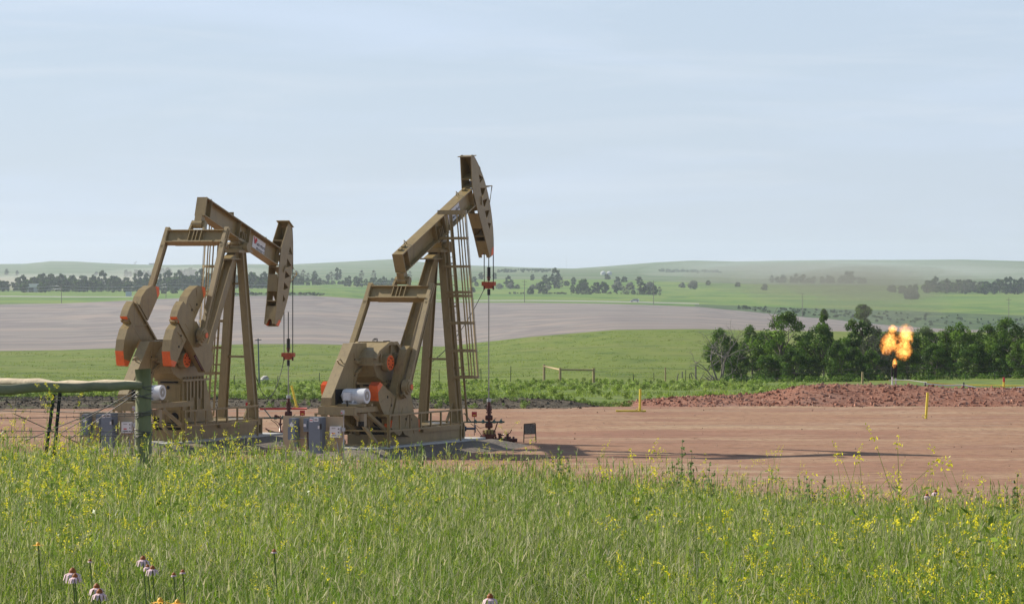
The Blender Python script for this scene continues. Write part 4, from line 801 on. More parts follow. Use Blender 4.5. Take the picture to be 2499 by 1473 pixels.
for px, py, d, h, lab in ((1383, 622, 9, 46, 'very thin radio mast on the hazy far ridge'), (272, 637, 9, 9, 'left one of two short masts on the left hill crest'), (310, 638, 9, 9, 'right one of two short masts on the left hill crest')):
    b = MB(); b.cyl((0, 0, -4), (0, 0, h if h < 20 else 24), .22, .12, n=6); b.bar((-.8, 0, h * .5 if h < 20 else 12), (.8, 0, h * .5 if h < 20 else 12), .15, .15); o = tag(b.build('mast', GALV), lab, 'mast', 'masts on the far hills'); o.location = on_land(px, 6950)
# van on the far road
o = empty('van', on_land(1549, 2030, .05), R(172)); tag(o, 'silver van driving on the far road between the utility poles', 'van')
CARP = mat('silver_car_paint', (.50, .52, .55), .3, .4); GLASS = mat('dark_glass', (.02, .025, .03), .1); TYRE = mat('tyre', (.02, .02, .02), .8)
b = MB(); b.prism([(-2.4, .35), (2.4, .35), (2.42, .85), (1.5, 1.02), (.75, 1.62), (-2.1, 1.66), (-2.42, 1.0)], -.92, .92); b.build('body', CARP, o)
b = MB(); b.prism([(1.28, 1.05), (.70, 1.54), (-1.95, 1.56), (-2.15, 1.05)], -.94, .94); b.build('window', GLASS, o)
for x in (-1.5, 1.5):
    for s in (1, -1): b = MB(); b.cyl((x, s * .95, .34), (x, s * .72, .34), .34, n=14); b.build('wheel', TYRE, o)
b = MB(); b.box2((-1.6, -1.2, 0), (1.6, 1.2, 2.4)); b.box2((-1.8, -1.3, 2.4), (1.8, 1.3, 2.6)); o = tag(b.build('utility_box', mat('pale_blue_box', (.45, .52, .6), .6)), 'small pale blue box beside the far road behind the left counterweights', 'utility box'); o.location = on_land(314, 2080)
# stones in the pasture
def stone(px, py, d, sx, sz, label, m):
    b = MB(); b.cyl((0, 0, -.1), (0, 0, sz * .6), sx, sx * .85, n=9); b.cyl((0, 0, sz * .6), (.03, 0, sz), sx * .85, sx * .35, n=9)
    o = tag(b.build('boulder', m), label, 'boulder', 'pale boulders on the grass'); o.location = on_land(px, d); o.rotation_euler = (.1, .05, random.uniform(0, 3))
STONE = mat('pale_stone', (.50, .47, .44), .9, 0, .2, 5)
stone(646, 908, 330, .42, .36, 'pale rounded boulder on the grass between the pump jacks', STONE); stone(640, 915, 322, .30, .18, 'flat pale stone just below the rounded boulder', STONE)
stone(604, 712, 1930, 1.6, 2.6, 'white boulder on the scrub bank behind the lowered horse head', STONE)

# ------------------------------------------------------------------ trees
def leaf_cloud(n, clumps, size, cols, seed, flat=.0):
    """leaf-sized quads gathered in many small clumps; returns verts, faces, tints"""
    r = np.random.default_rng(seed); C = np.array([c[:3] for c in clumps]); RR = np.array([c[3] for c in clumps]); w = RR ** 2; w /= w.sum()
    k = r.choice(len(C), n, p=w); dirs = r.normal(size=(n, 3)); dirs /= np.linalg.norm(dirs, axis=1, keepdims=True)
    rad = RR[k] * (.35 + .65 * r.random(n) ** .5) * (1 + .12 * r.normal(size=n)); pos = C[k] + dirs * rad[:, None] * np.array([1, 1, .82])
    nv = dirs * .7 + r.normal(size=(n, 3)) * .7 + np.array([0, 0, .35]); nv /= np.linalg.norm(nv, axis=1, keepdims=True)
    a = np.cross(nv, r.normal(size=(n, 3))); a /= np.linalg.norm(a, axis=1, keepdims=True); bb = np.cross(nv, a); s = size * r.uniform(.6, 1.35, n)
    V = np.stack([pos - a * s[:, None] * .5, pos + bb * s[:, None] * .32, pos + a * s[:, None] * .5, pos - bb * s[:, None] * .32], 1)
    tint = (np.array(cols)[r.integers(0, len(cols), len(C))] * r.uniform(.62, 1.38, (len(C), 1)))[k] * r.uniform(.72, 1.28, (n, 1))
    return V.reshape(-1, 3), np.arange(4 * n).reshape(-1, 4), np.repeat(tint, 4, 0)
def branches(b, p, d, L, r, depth, rr, droop=0.0, out=None, spread=.75):
    n = 4; pts = [p]; q = p.copy(); dd = d.copy()
    for i in range(n):
        dd = (dd + Vector((rr.gauss(0, .16), rr.gauss(0, .16), rr.gauss(0, .10) - droop * .06))).normalized(); q = q + dd * L / n; pts.append(q.copy())
    b.tube(pts, [r * (1 - .45 * i / n) for i in range(n + 1)], 5)
    if out is not None: out.append((q, depth))
    if depth == 0: return
    for k in range(rr.choice((2, 3, 3))):
        t = rr.uniform(.45, 1.0); base = pts[min(n, int(t * n) + 1)] if k else q
        nd = (dd + Vector((rr.gauss(0, spread), rr.gauss(0, spread), rr.gauss(.12, spread * .5)))).normalized()
        branches(b, base, nd, L * rr.uniform(.55, .8), r * .55, depth - 1, rr, droop, out, spread)
GREENS = [(.06, .125, .013), (.095, .175, .018), (.044, .095, .012), (.12, .20, .024), (.075, .145, .016)]
LIGHTG = [(.10, .19, .018), (.135, .23, .024), (.075, .15, .015), (.11, .185, .028)]
def make_tree(h, w, seed, cols, trunk_h=.3, nleaf=8500, taper=1.0, size=.17, ncl=70, lean=0.0, bl=1.0):
    rr = random.Random(seed); b = MB(); tips = []
    b.tube([(0, 0, -.3), (lean * .3, 0, h * trunk_h * .6), (lean * .7, 0, h * trunk_h * 1.3)], [h * .035, h * .027, h * .02], 7)
    for k in range(5): branches(b, Vector((lean * .5, 0, h * trunk_h * rr.uniform(.6, 1.2))), Vector((rr.gauss(0, .6), rr.gauss(0, .6), 1)).normalized(), h * rr.uniform(.25, .38) * bl, h * .014, 2, rr, 0, tips)
    cl = []
    for k in range(ncl):
        t = rr.random(); zz = h * (trunk_h * .55 + (1 - trunk_h * .55) * t); prof = (math.sin(math.pi * min(1, (t * .86 + .12))) ** .7) * (1 - (1 - taper) * t)
        a = rr.uniform(0, 6.28); rad = w / 2 * prof * rr.uniform(.25, 1.0) ** .6; cl.append((lean * t + rad * math.cos(a), rad * math.sin(a) * .9, zz, w * rr.uniform(.07, .15)))
    return b, leaf_cloud(nleaf, cl, size, cols, seed)
TREES = {}
def tree_proto(key, *a, **k): TREES[key] = make_tree(*a, **k)
def place_tree(key, px, d, label, sx=1, sz=1, rz=0, group='trees of the thicket beyond the pad', cat='tree', name='leafy_tree', dz=0):
    g = on_land(px, d, dz); o = empty(name, g, rz); o.scale = (sx, sx, sz); tag(o, label, cat, group)
    if isinstance(TREES[key], tuple):
        b, (V, Fq, T) = TREES[key]; tr = b.build('trunk', BARK, o); cr = np_mesh('crown', V, Fq, LEAF, T, parent=o); TREES[key] = [tr, cr]
    else:
        for c in TREES[key]: q = c.copy(); col.objects.link(q); q.parent = o
    return o
tree_proto('broad', 5.2, 4.6, 1, GREENS, .30, 11000, .8, .16, 80)
tree_proto('open', 5.2, 4.6, 2, LIGHTG, .42, 6500, .85, .17, 46, .7)
tree_proto('tall', 6.0, 3.0, 3, GREENS, .50, 9500, .95, .16, 70, 0.0, .45)
tree_proto('bushy', 3.2, 3.4, 4, GREENS, .12, 8000, .8, .15, 60)
tree_proto('bright', 4.6, 4.2, 5, LIGHTG, .22, 9500, .75, .16, 75)
tree_proto('grey', 3.8, 3.4, 6, [(.11, .12, .085), (.09, .10, .06)], .3, 3200, .8, .14, 50, 0.0, .7)
DT = 315
for key, px, d, sx, sz, lab in (
    ('broad', 1763, 318, .70, .80, 'dark leafy tree right behind the bare dead tree'),
    ('broad', 1836, 322, .58, .86, 'narrow tree between the dead tree and the large open tree'),
    ('open', 1893, 312, 1.10, 1.05, 'large light green tree with open crown and leaning trunk'),
    ('broad', 1996, 320, .98, .88, 'wide rounded dark tree right of the large open tree'),
    ('tall', 2010, 332, .50, 1.0, 'narrow treetop rising behind the wide rounded dark tree'),
    ('bushy', 2047, 304, .78, 1.0, 'rounded bush in front of the wide dark tree'),
    ('tall', 2104, 335, 1.05, 1.06, 'tallest narrow tree, standing left of the flare'),
    ('grey', 2140, 316, 1.05, 1.12, 'greyish half bare tree left of the flare'),
    ('broad', 2170, 318, .75, .78, 'dark tree directly behind the flare stack'),
    ('broad', 2252, 320, .92, .80, 'dark rounded tree just right of the flame'),
    ('bright', 2335, 316, 1.10, .98, 'broad bright green tree right of the flame'),
    ('broad', 2404, 322, .8, .82, 'dark tree between the broad bright tree and the right edge'),
    ('broad', 2466, 318, .95, .92, 'tall dark tree at the right edge of the thicket'),
    ('bright', 2505, 300, .85, .72, 'lighter bush low at the right edge of the picture'),
    ('broad', 2580, 320, 1.0, .9, 'leafy tree just outside the right edge'),
    ('bright', 2660, 318, 1.1, .9, 'bright tree farther outside the right edge')):
    place_tree(key, px, d, lab, sx, sz, rz=random.uniform(-.5, .5) if key == 'open' else random.uniform(0, 6.28))
for px, d, sx, sz, lab in ((1800, 312, .7, .72, 'low bush beside the foot of the dead tree'), (1868, 306, .85, .66, 'low dark bush under the large open tree'), (1940, 304, .9, .82, 'dense bush left of the rounded bush'), (2085, 306, .75, .85, 'bush between the rounded bush and the flare'), (2128, 303, .8, .75, 'bush just left of the flare stack'),
                           (2215, 304, .85, .80, 'bush just right of the flare stack'), (2285, 306, .9, .9, 'bush below the broad bright green tree'), (2375, 304, .9, .85, 'bush at the foot of the dark tree near the right edge'), (2440, 303, .85, .88, 'bush in front of the tall dark tree at the right edge'), (1975, 308, .7, .6, 'small bush in front of the wide rounded dark tree'), (1905, 322, 1.2, 1.0, 'dark bush filling the gap behind the large open tree'), (2065, 325, 1.2, 1.1, 'dark bush filling the gap left of the tallest narrow tree'), (2300, 328, 1.3, 1.15, 'dark bush filling the gap behind the broad bright tree'), (2195, 330, 1.2, 1.1, 'dark bush behind the flame'), (2435, 328, 1.3, 1.2, 'dark bush behind the trees at the right edge'), (2530, 315, 1.2, 1.1, 'dark bush just beyond the right edge')):
    place_tree('bushy', px, d, lab, sx, sz, random.uniform(0, 6.28), 'bushes of the thicket beyond the pad', 'bush', 'leafy_bush')
# the bare dead tree
rr = random.Random(5); b = MB(); g = on_land(1752, 305)
for dx, dirx, L, r_ in ((0.0, -.10, 1.9, .10), (.28, .28, 1.9, .11), (-.1, -.75, 1.5, .075), (.35, .8, 1.5, .07), (.1, .1, 2.1, .08)): branches(b, Vector((dx, 0, -.15)), Vector((dirx, rr.gauss(0, .2), 1)).normalized(), L * 1.05, r_ * .95, 4, rr, 0, None, .80)
o = tag(b.build('dead_tree', DEADW), 'bare grey dead tree at the left end of the thicket', 'tree'); o.location = g
b = MB()
for k in range(14): p = Vector((random.uniform(-1.6, .8), random.uniform(-.5, .3), .05)); b.tube([p, p + Vector((random.uniform(-.7, .7), random.uniform(-.3, .3), random.uniform(.05, .7)))], [.04, .015], 5)
o = tag(b.build('brush_pile', DEADW), 'grey fallen branches heaped below the bare dead tree', 'branches', kind='stuff'); o.location = g + Vector((-.2, -1, 0))

# far trees: individual low-detail crowns, shared meshes
def far_tree(h, w, seed, cols, n=520, size=.85, trunk=.18, ncl=26):
    b, lc = make_tree(h, w, seed, cols, trunk, n, .8, size, ncl); V, Fq, T = lc; n0 = len(V)
    tv = np.array(b.v); tf = [f for f in b.f if len(f) == 4]
    Fa = np.concatenate([Fq, np.array(tf) + n0]); mi = np.concatenate([np.zeros(len(Fq)), np.ones(len(tf))])
    return np.concatenate([V, tv]), Fa, np.concatenate([T, np.full((len(tv), 3), .1)]), mi
DKG = [(.05, .085, .03), (.07, .115, .035), (.042, .072, .03), (.09, .135, .042)]
GRG = [(.19, .21, .15), (.15, .17, .115), (.22, .235, .18)]
FARM = {}
for k, (h, w, cs, n, tr) in enumerate(((8.5, 8.5, DKG, 620, .14), (10.5, 8.0, DKG, 620, .16), (8.0, 6.0, DKG, 430, .22), (9.0, 9.5, DKG + LIGHTG[:1], 700, .12), (4.2, 6.2, GRG, 420, .08), (3.6, 4.6, DKG, 320, .06), (9.5, 6.5, [(.12, .12, .09), (.10, .10, .075)], 170, .3))): FARM[k] = far_tree(h, w, 50 + k, cs, int(n * 1.9), 1.15 if k < 4 else .8, tr, 40)
FOBJ = {}
def ftree(k, px, d, s, label, group, name='far_tree', sz=None, cat='tree'):
    if k not in FOBJ:
        V, Fa, T, mi = FARM[k]; o = np_mesh(name, V, Fa, [LEAF, BARK], T, mi); FOBJ[k] = o
    else: o = FOBJ[k].copy(); o.name = name; col.objects.link(o)
    for kk in list(o.keys()): del o[kk]
    o.location = on_land(px, d, -.15); o.rotation_euler = (0, 0, random.uniform(0, 6.28)); o.scale = (s, s, (sz or s)); tag(o, label, cat, group)
    return o
r_ = random.Random(21)
G1 = 'trees of the long dark belt behind the barn'; L1 = 'dark green tree in the long belt behind the ploughed field on the left'
for px in list(range(-150, 660, 12)):
    if 22 < px < 38: continue
    d = r_.uniform(2440, 2560) if px > 95 or px < 60 else 2560
    s = r_.uniform(.82, 1.15) * float(np.interp(px, [-150, 0, 100, 180, 300, 560, 660], [1.0, .85, 1.05, .95, 1.0, .95, .8]))
    ftree(r_.choice((0, 1, 3, 0, 3)), px + r_.uniform(-5, 5), d, s, L1, G1)
for px in range(100, 650, 26): ftree(r_.choice((1, 0, 3)), px + r_.uniform(-6, 6), r_.uniform(2640, 2780), r_.uniform(.95, 1.3), L1, G1)
for px, lab in ((60, 'tree at the left end of the barn'), (104, 'dark tree touching the right end of the barn'), (400, 'small lone bush before the left belt, below the far utility pole'), (426, 'small bush right of the lone bush before the left belt')):
    ftree(3 if px < 200 else 5, px, 2380 if px < 200 else 2230, .8 if px < 200 else 1.1, lab, None)
G2 = 'hazy trees of the grove on the left hillside'
for px in range(308, 478, 11):
    if 423 < px < 432: continue
    ftree(r_.choice((0, 3, 2)), px + r_.uniform(-3, 3), 4300, r_.uniform(.85, 1.15), 'hazy tree in the grove halfway up the left hillside', G2)
for px, s, lab in ((16, 1.05, 'left one of two lone hazy trees on the far left hillside'), (42, .8, 'right one of two lone hazy trees on the far left hillside'), (235, .55, 'single low hazy bush on the left hillside')): ftree(2 if px < 100 else 5, px, 4700, s * (1 if px < 100 else 2.2), lab, None)
G3 = 'trees of the row between the two pump jacks'; L3 = 'dark tree in the row on the green field between the two pump jacks'
for px in (610, 622, 634, 640, 650, 718, 727, 736, 752, 767, 781, 845, 850, 868, 878, 893, 905, 918, 928, 936, 948, 957, 966): ftree(r_.choice((1, 2, 2, 0)), px + r_.uniform(-2, 2), r_.uniform(2720, 2820), r_.uniform(.62, .9), L3, G3)
for px in (603, 612, 625, 638, 645): ftree(r_.choice((1, 0)), px, 2540, r_.uniform(.75, .95), L3, G3)
for px, s in ((790, .6), (800, .55), (812, .55), (828, .6), (836, .6)): ftree(4 if px < 815 else 5, px, 2900, s * 1.3, 'low bush in the strip between the two pump jacks', 'low bushes between the two pump jacks')
for px, k, s in ((723, 6, .95), (740, 6, 1.0), (768, 2, 1.05), (800, 2, .7), (808, 6, .8), (824, 1, 1.05), (700, 6, .8), (752, 6, .7), (882, 6, .9), (912, 6, .9), (990, 2, .8), (1000, 6, .8), (1052, 0, .7)): ftree(k, px, 3300, s, 'grey hazy tree behind the row between the two pump jacks', 'hazy trees behind the row')
G4 = 'trees and bushes scattered over the green field'
for px, d, k, s, lab in ((1157, 3050, 0, .6, 'small round tree left of the hanging carrier bar'), (1175, 3300, 0, .75, 'round tree behind the raised rod cables'), (1163, 2850, 5, .9, 'small dark bush below the round tree left of the carrier bar'), (1207, 3300, 2, .7, 'small tree just right of the raised rod cables'), (1153, 2500, 5, 1.0, 'dark bush beside the ladder of the nearer pump jack'), (1240, 2750, 1, .85, 'tall dark tree right of the raised rod'), (1248, 2740, 2, .75, 'small tree leaning on the tall dark tree right of the rod'),
        (1219, 2680, 4, .95, 'pale grey willow bush left of the tall dark tree'), (1246, 2680, 4, 1.05, 'pale grey willow bush at the foot of the tall dark tree'), (1262, 2680, 4, .75, 'small pale willow bush right of the tall dark tree'), (1299, 3150, 0, .6, 'small tree on the ridge above the van'), (1295, 2380, 5, 1.15, 'round dark bush left of the van, alone on the green field'),
        (1300, 2650, 4, .8, 'pale bush up left of the bush cluster above the van'), (1313, 2650, 4, 1.05, 'largest pale bush above the van'), (1320, 2420, 2, .95, 'dark tree above the van with two low bushes'), (1330, 2400, 5, 1.0, 'low dark bush right of the tree above the van'), (1336, 2600, 4, .9, 'pale bush under the tall twin topped tree'),
        (1330, 2950, 0, .85, 'broad tree left of the tall twin topped tree'), (1339, 2680, 1, .75, 'slim tree in front of the broad tree'), (1356, 2900, 1, 1.25, 'tallest twin topped tree of the green field'), (1358, 2700, 0, .75, 'dark tree at the foot of the tallest tree'), (1370, 2750, 6, .7, 'thin grey tree right of the tallest tree'),
        (1383, 2850, 5, 1.1, 'low bush right of the tallest tree'), (1400, 2900, 2, .75, 'small tree beside the low bush on the ridge'), (1397, 2480, 2, .65, 'left most small tree of the dark hedge line'), (1409, 2480, 2, .6, 'second small tree of the dark hedge line'), (1424, 2480, 3, 1.05, 'largest round tree on the dark hedge line'), (1436, 2470, 5, 1.0, 'low bush under the largest round hedge tree'),
        (1455, 2480, 0, .85, 'left one of a touching pair of round trees'), (1473, 2480, 3, .85, 'right one of a touching pair of round trees'), (1482, 3250, 5, 1.3, 'small dark bush below the grain bins'), (1503, 2500, 2, .7, 'slim tree right of the touching pair'), (1508, 2650, 4, 1.45, 'big pale willow right of the touching pair'), (1507, 2950, 0, .75, 'tree rising behind the big pale willow'),
        (1523, 3100, 5, 1.25, 'round bush on the ridge right of the grain bins'), (1522, 2450, 6, .55, 'thin bare shrub on the hedge line'), (1532, 2460, 6, .65, 'thin grey tree on the hedge line'), (1539, 2700, 4, 1.25, 'pale willow left of the second far pole'), (1546, 2450, 5, .8, 'low bush left of the second far pole'), (1560, 3000, 0, .75, 'dark round tree on the ridge near the second far pole'),
        (1560, 2460, 6, .7, 'grey shrub left of the tree pair by the pole'), (1569, 2460, 1, .8, 'left tree of the cluster by the second far pole'), (1585, 2650, 4, 1.55, 'large pale willow behind the second far pole'), (1584, 2430, 2, .7, 'dark tree in front of the large pale willow'), (1598, 2420, 2, .8, 'dark tree right against the second far pole'), (1609, 2420, 6, .6, 'bare shrub right of the second far pole'),
        (1665, 2900, 4, .95, 'left pale bush of the pair on the right ridge'), (1690, 2850, 4, 1.45, 'large pale bush of the pair on the right ridge'), (1697, 3000, 0, .55, 'dark tree behind the large pale bush on the right ridge'), (1728, 3100, 5, 1.1, 'small bush right of the large pale bush'),
        (1800, 3050, 5, 1.1, 'low dark bush on the ridge in front of the haze'), (1866, 2900, 5, 1.35, 'wide low dark bush on the ridge in front of the haze')):
    ftree(k, px, d, s, lab, G4 if k in (0, 1, 2, 3) else 'bushes scattered over the green field', 'far_tree' if k in (0, 1, 2, 3, 6) else 'far_bush', cat='tree' if k in (0, 1, 2, 3, 6) else 'bush')
for px in list(range(1885, 2120, 15)): ftree(r_.choice((0, 3, 1)), px + r_.uniform(-5, 5), 3450, r_.uniform(.6, .95) * (1.5 if 2060 < px < 2095 else 1.0), 'tree of the row veiled by the smoke on the right', 'trees veiled by smoke')
G5 = 'trees of the dark grove on the right'
for px in list(range(2170, 2560, 13)):
    if 2235 < px < 2255: continue
    ftree(r_.choice((0, 1, 3, 1)), px + r_.uniform(-4, 4), r_.uniform(2780, 2900), (r_.uniform(.6, .75) if px < 2240 else r_.uniform(.85, 1.25)), 'dark tree in the grove near the right edge, above the scrub bank', G5)
for px in (2215, 2228, 2232): ftree(5, px, 2500, 1.6, 'dark low bush left of the right grove', 'bushes left of the right grove', 'far_bush', cat='bush')
# hedge lines and scrub that read as one mass
def hedge(name, n, pxr, dr, size, hmax, cols, label, seed, kind='stuff'):
    r = np.random.default_rng(seed); px = r.uniform(*pxr, n); d = r.uniform(*dr, n); x = (px - CX) / F * d; z = land_z(x, d)
    cl = np.stack([x, d, z + hmax * .4 * r.random(n), hmax * (.35 + .4 * r.random(n))], -1)
    V, Fq, T = leaf_cloud(n * 60, cl, size, cols, seed); o = np_mesh(name, V, Fq, LEAF, T); return tag(o, label, None, None, kind)
hedge('hedge_line', 46, (1240, 1440), (2395, 2420), .7, 1.5, DKG, 'low dark hedge line on the green field', 61)
hedge('hedge_line', 40, (1395, 1610), (2440, 2460), .7, 1.5, DKG, 'dark undergrowth below the hedge trees', 62)
hedge('scrub', 230, (1800, 2620), (1830, 1960), .6, 1.3, [(.05, .10, .03), (.035, .075, .025), (.08, .13, .04)], 'dark scrub on the bank at the right', 63)
hedge('scrub', 120, (560, 790), (1830, 1960), .55, 1.1, [(.06, .095, .035), (.045, .08, .03), (.13, .14, .09)], 'dark scrub on the bank behind the pump jacks', 64)
hedge('far_brush', 70, (1610, 1760), (4400, 4700), 1.4, 3.5, DKG, 'hazy brush on the hillside right of the far pole', 65)
hedge('far_brush', 90, (1215, 1345), (4200, 4800), 1.4, 2.6, DKG, 'hazy brush in the valley left of the far ridge', 66)

hedge('undergrowth', 150, (1770, 2680), (292, 306), .17, .75, GREENS, 'undergrowth added to darken the shaded foot of the thicket', 67)  # leafy strip added to darken the shaded ground under the trees
# ------------------------------------------------------------------ flare
g = at(2182, 948, 171); g.z = -.05
fs_ = empty('flare_stack', g); tag(fs_, 'short flare stack with a blackened burner top standing on the rubble bank', 'flare stack')
zt = at(2182, 888, 171).z - g.z; zm = at(2182, 916, 171).z - g.z
SOOT = mat('sooty_steel', (.008, .007, .007), .8, 0, .3, 6)
for x in (-.085, .075): b = MB(); b.cyl((x, 0, 0), (x, 0, zm), .036, n=10); b.build('leg', WHITE if x < 0 else GALV, fs_)
b = MB(); b.cyl((-.10, 0, zm - .05), (-.10, 0, zt - .1), .05, n=10); b.cyl((.06, 0, zm - .1), (.06, 0, zt), .075, .085, n=14); b.cyl((.06, 0, zt - .12), (.06, 0, zt), .10, n=14); b.bar((-.12, 0, zm + .12), (.1, 0, zm + .12), .05, .04); b.build('burner', SOOT, fs_)
def pipe(pts, r, m, name, label, cat):
    b = MB(); b.tube(pts, r, 6); return tag(b.build(name, m), label, cat)
pipe([at(2168, 927, 168), at(2218, 927, 167), at(2270, 933, 167), at(2310, 937, 167.5), at(2380, 939, 167), at(2499, 941, 166), at(2640, 944, 165)], .022, YELLOW, 'gas_hose', 'thin yellow line running right from the flare stack along the bank', 'hose')
pipe([at(2169, 928, 167), at(2180, 926.5, 167), at(2218, 927, 166), at(2262, 933, 166)], .018, WHITE, 'white_pipe', 'short white pipe sagging from the flare stack', 'pipe')
pipe([at(2255, 936, 165), at(2310, 940, 165), at(2352, 939, 165), at(2392, 948, 164.5), at(2440, 950, 164.5), at(2485, 945, 164.5), at(2560, 940, 164.5)], .034, WHITE, 'white_pipe', 'long white plastic pipe curving along the rubble bank to the right edge', 'pipe')
for px, lab in ((2258, 'left dark stake holding the white pipe'), (2352, 'right dark stake holding the white pipe')):
    b = MB(); b.cyl((0, 0, -.3), (0, 0, .28), .035, n=8); o = tag(b.build('stake', TPOST), lab, 'stake', 'stakes along the white pipe'); o.location = at(px, 948, 165)
# flame: soft lobes of glowing gas, their edge and body broken up by noise
FL = bpy.data.materials.new('burning_gas'); FL.use_nodes = True; n, l = FL.node_tree.nodes, FL.node_tree.links; n.remove(n['Principled BSDF'])
ob = n.new('ShaderNodeTexCoord'); le = n.new('ShaderNodeVectorMath'); le.operation = 'LENGTH'; l.new(ob.outputs['Object'], le.inputs[0])
ge = n.new('ShaderNodeNewGeometry'); z1 = n.new('ShaderNodeTexNoise'); z1.inputs['Scale'].default_value = 5.5; z1.inputs['Detail'].default_value = 6; z1.inputs['Roughness'].default_value = .62; z1.inputs['Distortion'].default_value = .9; l.new(ge.outputs['Position'], z1.inputs['Vector'])
q1 = n.new('ShaderNodeMath'); q1.operation = 'MULTIPLY_ADD'; q1.inputs[1].default_value = -.60; q1.inputs[2].default_value = -.52; l.new(le.outputs['Value'], q1.inputs[0])
q2 = n.new('ShaderNodeMath'); q2.operation = 'MULTIPLY_ADD'; q2.inputs[1].default_value = 2.3; l.new(z1.outputs['Fac'], q2.inputs[0]); l.new(q1.outputs[0], q2.inputs[2])
r1 = n.new('ShaderNodeMapRange'); r1.inputs['From Min'].default_value = .04; r1.inputs['From Max'].default_value = .60; r1.inputs['To Min'].default_value = 0; r1.inputs['To Max'].default_value = 4.2; l.new(q2.outputs[0], r1.inputs['Value'])
cr_ = n.new('ShaderNodeValToRGB'); cr_.color_ramp.elements[0].position = .08; cr_.color_ramp.elements[0].color = (1, .27, .035, 1); cr_.color_ramp.elements[1].position = .60; cr_.color_ramp.elements[1].color = (1, .47, .12, 1); l.new(q2.outputs[0], cr_.inputs['Fac'])
em = n.new('ShaderNodeEmission'); l.new(cr_.outputs['Color'], em.inputs['Color']); l.new(r1.outputs[0], em.inputs['Strength']); l.new(em.outputs[0], n['Material Output'].inputs['Volume'])
fl = empty('flame', g); tag(fl, 'orange gas flame billowing above the flare stack', 'flame')
def lobe(name, px, py, w_, h_, tilt):
    b = MB(); k1, k2 = 24, 14
    b.add([(math.cos(a) * math.cos(e), math.sin(a) * math.cos(e), math.sin(e)) for e in np.linspace(-math.pi / 2, math.pi / 2, k2) for a in np.linspace(0, 2 * math.pi, k1, endpoint=False)], [(i * k1 + j, i * k1 + (j + 1) % k1, (i + 1) * k1 + (j + 1) % k1, (i + 1) * k1 + j) for i in range(k2 - 1) for j in range(k1)], 0, True)
    o = b.build(name, FL, fl, at(px, py, 171) - g); o.scale = (w_ / 2 * 1.12, .36, h_ / 2 * 1.12); o.rotation_euler = (0, tilt, 0)
lobe('flame_lobe', 2170, 836, .78, 1.10, .40); lobe('flame_lobe', 2210, 819, .74, 1.05, .10); lobe('flame_lobe', 2205, 855, .80, .90, -.2); lobe('flame_lobe', 2179, 802, .42, .36, 0)
lobe('pilot_flame', 2183.5, 886, .20, .46, .12)
def puff(name, label, lumps, dens, colour, absorb=(1, 1, 1), d=None, kind='stuff'):
    m = bpy.data.materials.new(name + '_air'); m.use_nodes = True; n, l = m.node_tree.nodes, m.node_tree.links; n.remove(n['Principled BSDF'])
    v = n.new('ShaderNodeVolumePrincipled'); v.inputs['Color'].default_value = (*colour, 1); v.inputs['Density'].default_value = dens; l.new(v.outputs[0], n['Material Output'].inputs['Volume'])
    b = MB()
    for (px, py, dd, w_, h_, dp) in lumps:
        c = at(px, py, dd); k1, k2 = 24, 12
        vs = [c + Vector((w_ / 2 * math.cos(a) * math.cos(e), dp / 2 * math.sin(a) * math.cos(e), h_ / 2 * math.sin(e))) for e in np.linspace(-math.pi / 2, math.pi / 2, k2) for a in np.linspace(0, 2 * math.pi, k1, endpoint=False)]
        b.add(vs, [(i * k1 + j, i * k1 + (j + 1) % k1, (i + 1) * k1 + (j + 1) % k1, (i + 1) * k1 + j) for i in range(k2 - 1) for j in range(k1)], 0, True)
    o = b.build(name, m); return tag(o, label, None, None, kind)
puff('smoke', 'thin dark smoke between the burner and the flame', [(2182, 866, 171.3, .50, .75, .4)], 1.6, (.03, .025, .02))
puff('smoke_plume', 'thin grey brown smoke plume drifting left from the flame over trees and fields', [(2215, 782, 225, 5.5, 1.7, 5), (2150, 742, 330, 13, 3.4, 8), (2050, 708, 480, 26, 5.2, 12), (1960, 680, 640, 44, 6.0, 14), (2150, 690, 600, 34, 6, 14)], .034, (.36, .35, .32))
puff('dust_haze', 'pale smoke drifting over the right hills', [(1980, 684, 3320, 150, 26, 80), (2110, 692, 3320, 150, 24, 80), (1930, 662, 3900, 330, 26, 100), (2260, 672, 3900, 300, 22, 100), (2120, 655, 4200, 420, 22, 100)], .0026, (.80, .82, .84))
puff('dust_haze', 'pale road dust hanging behind the left tree belt', [(40, 690, 3000, 130, 16, 70), (190, 686, 3050, 160, 14, 70), (480, 668, 3600, 200, 14, 70)], .006, (.82, .80, .76))
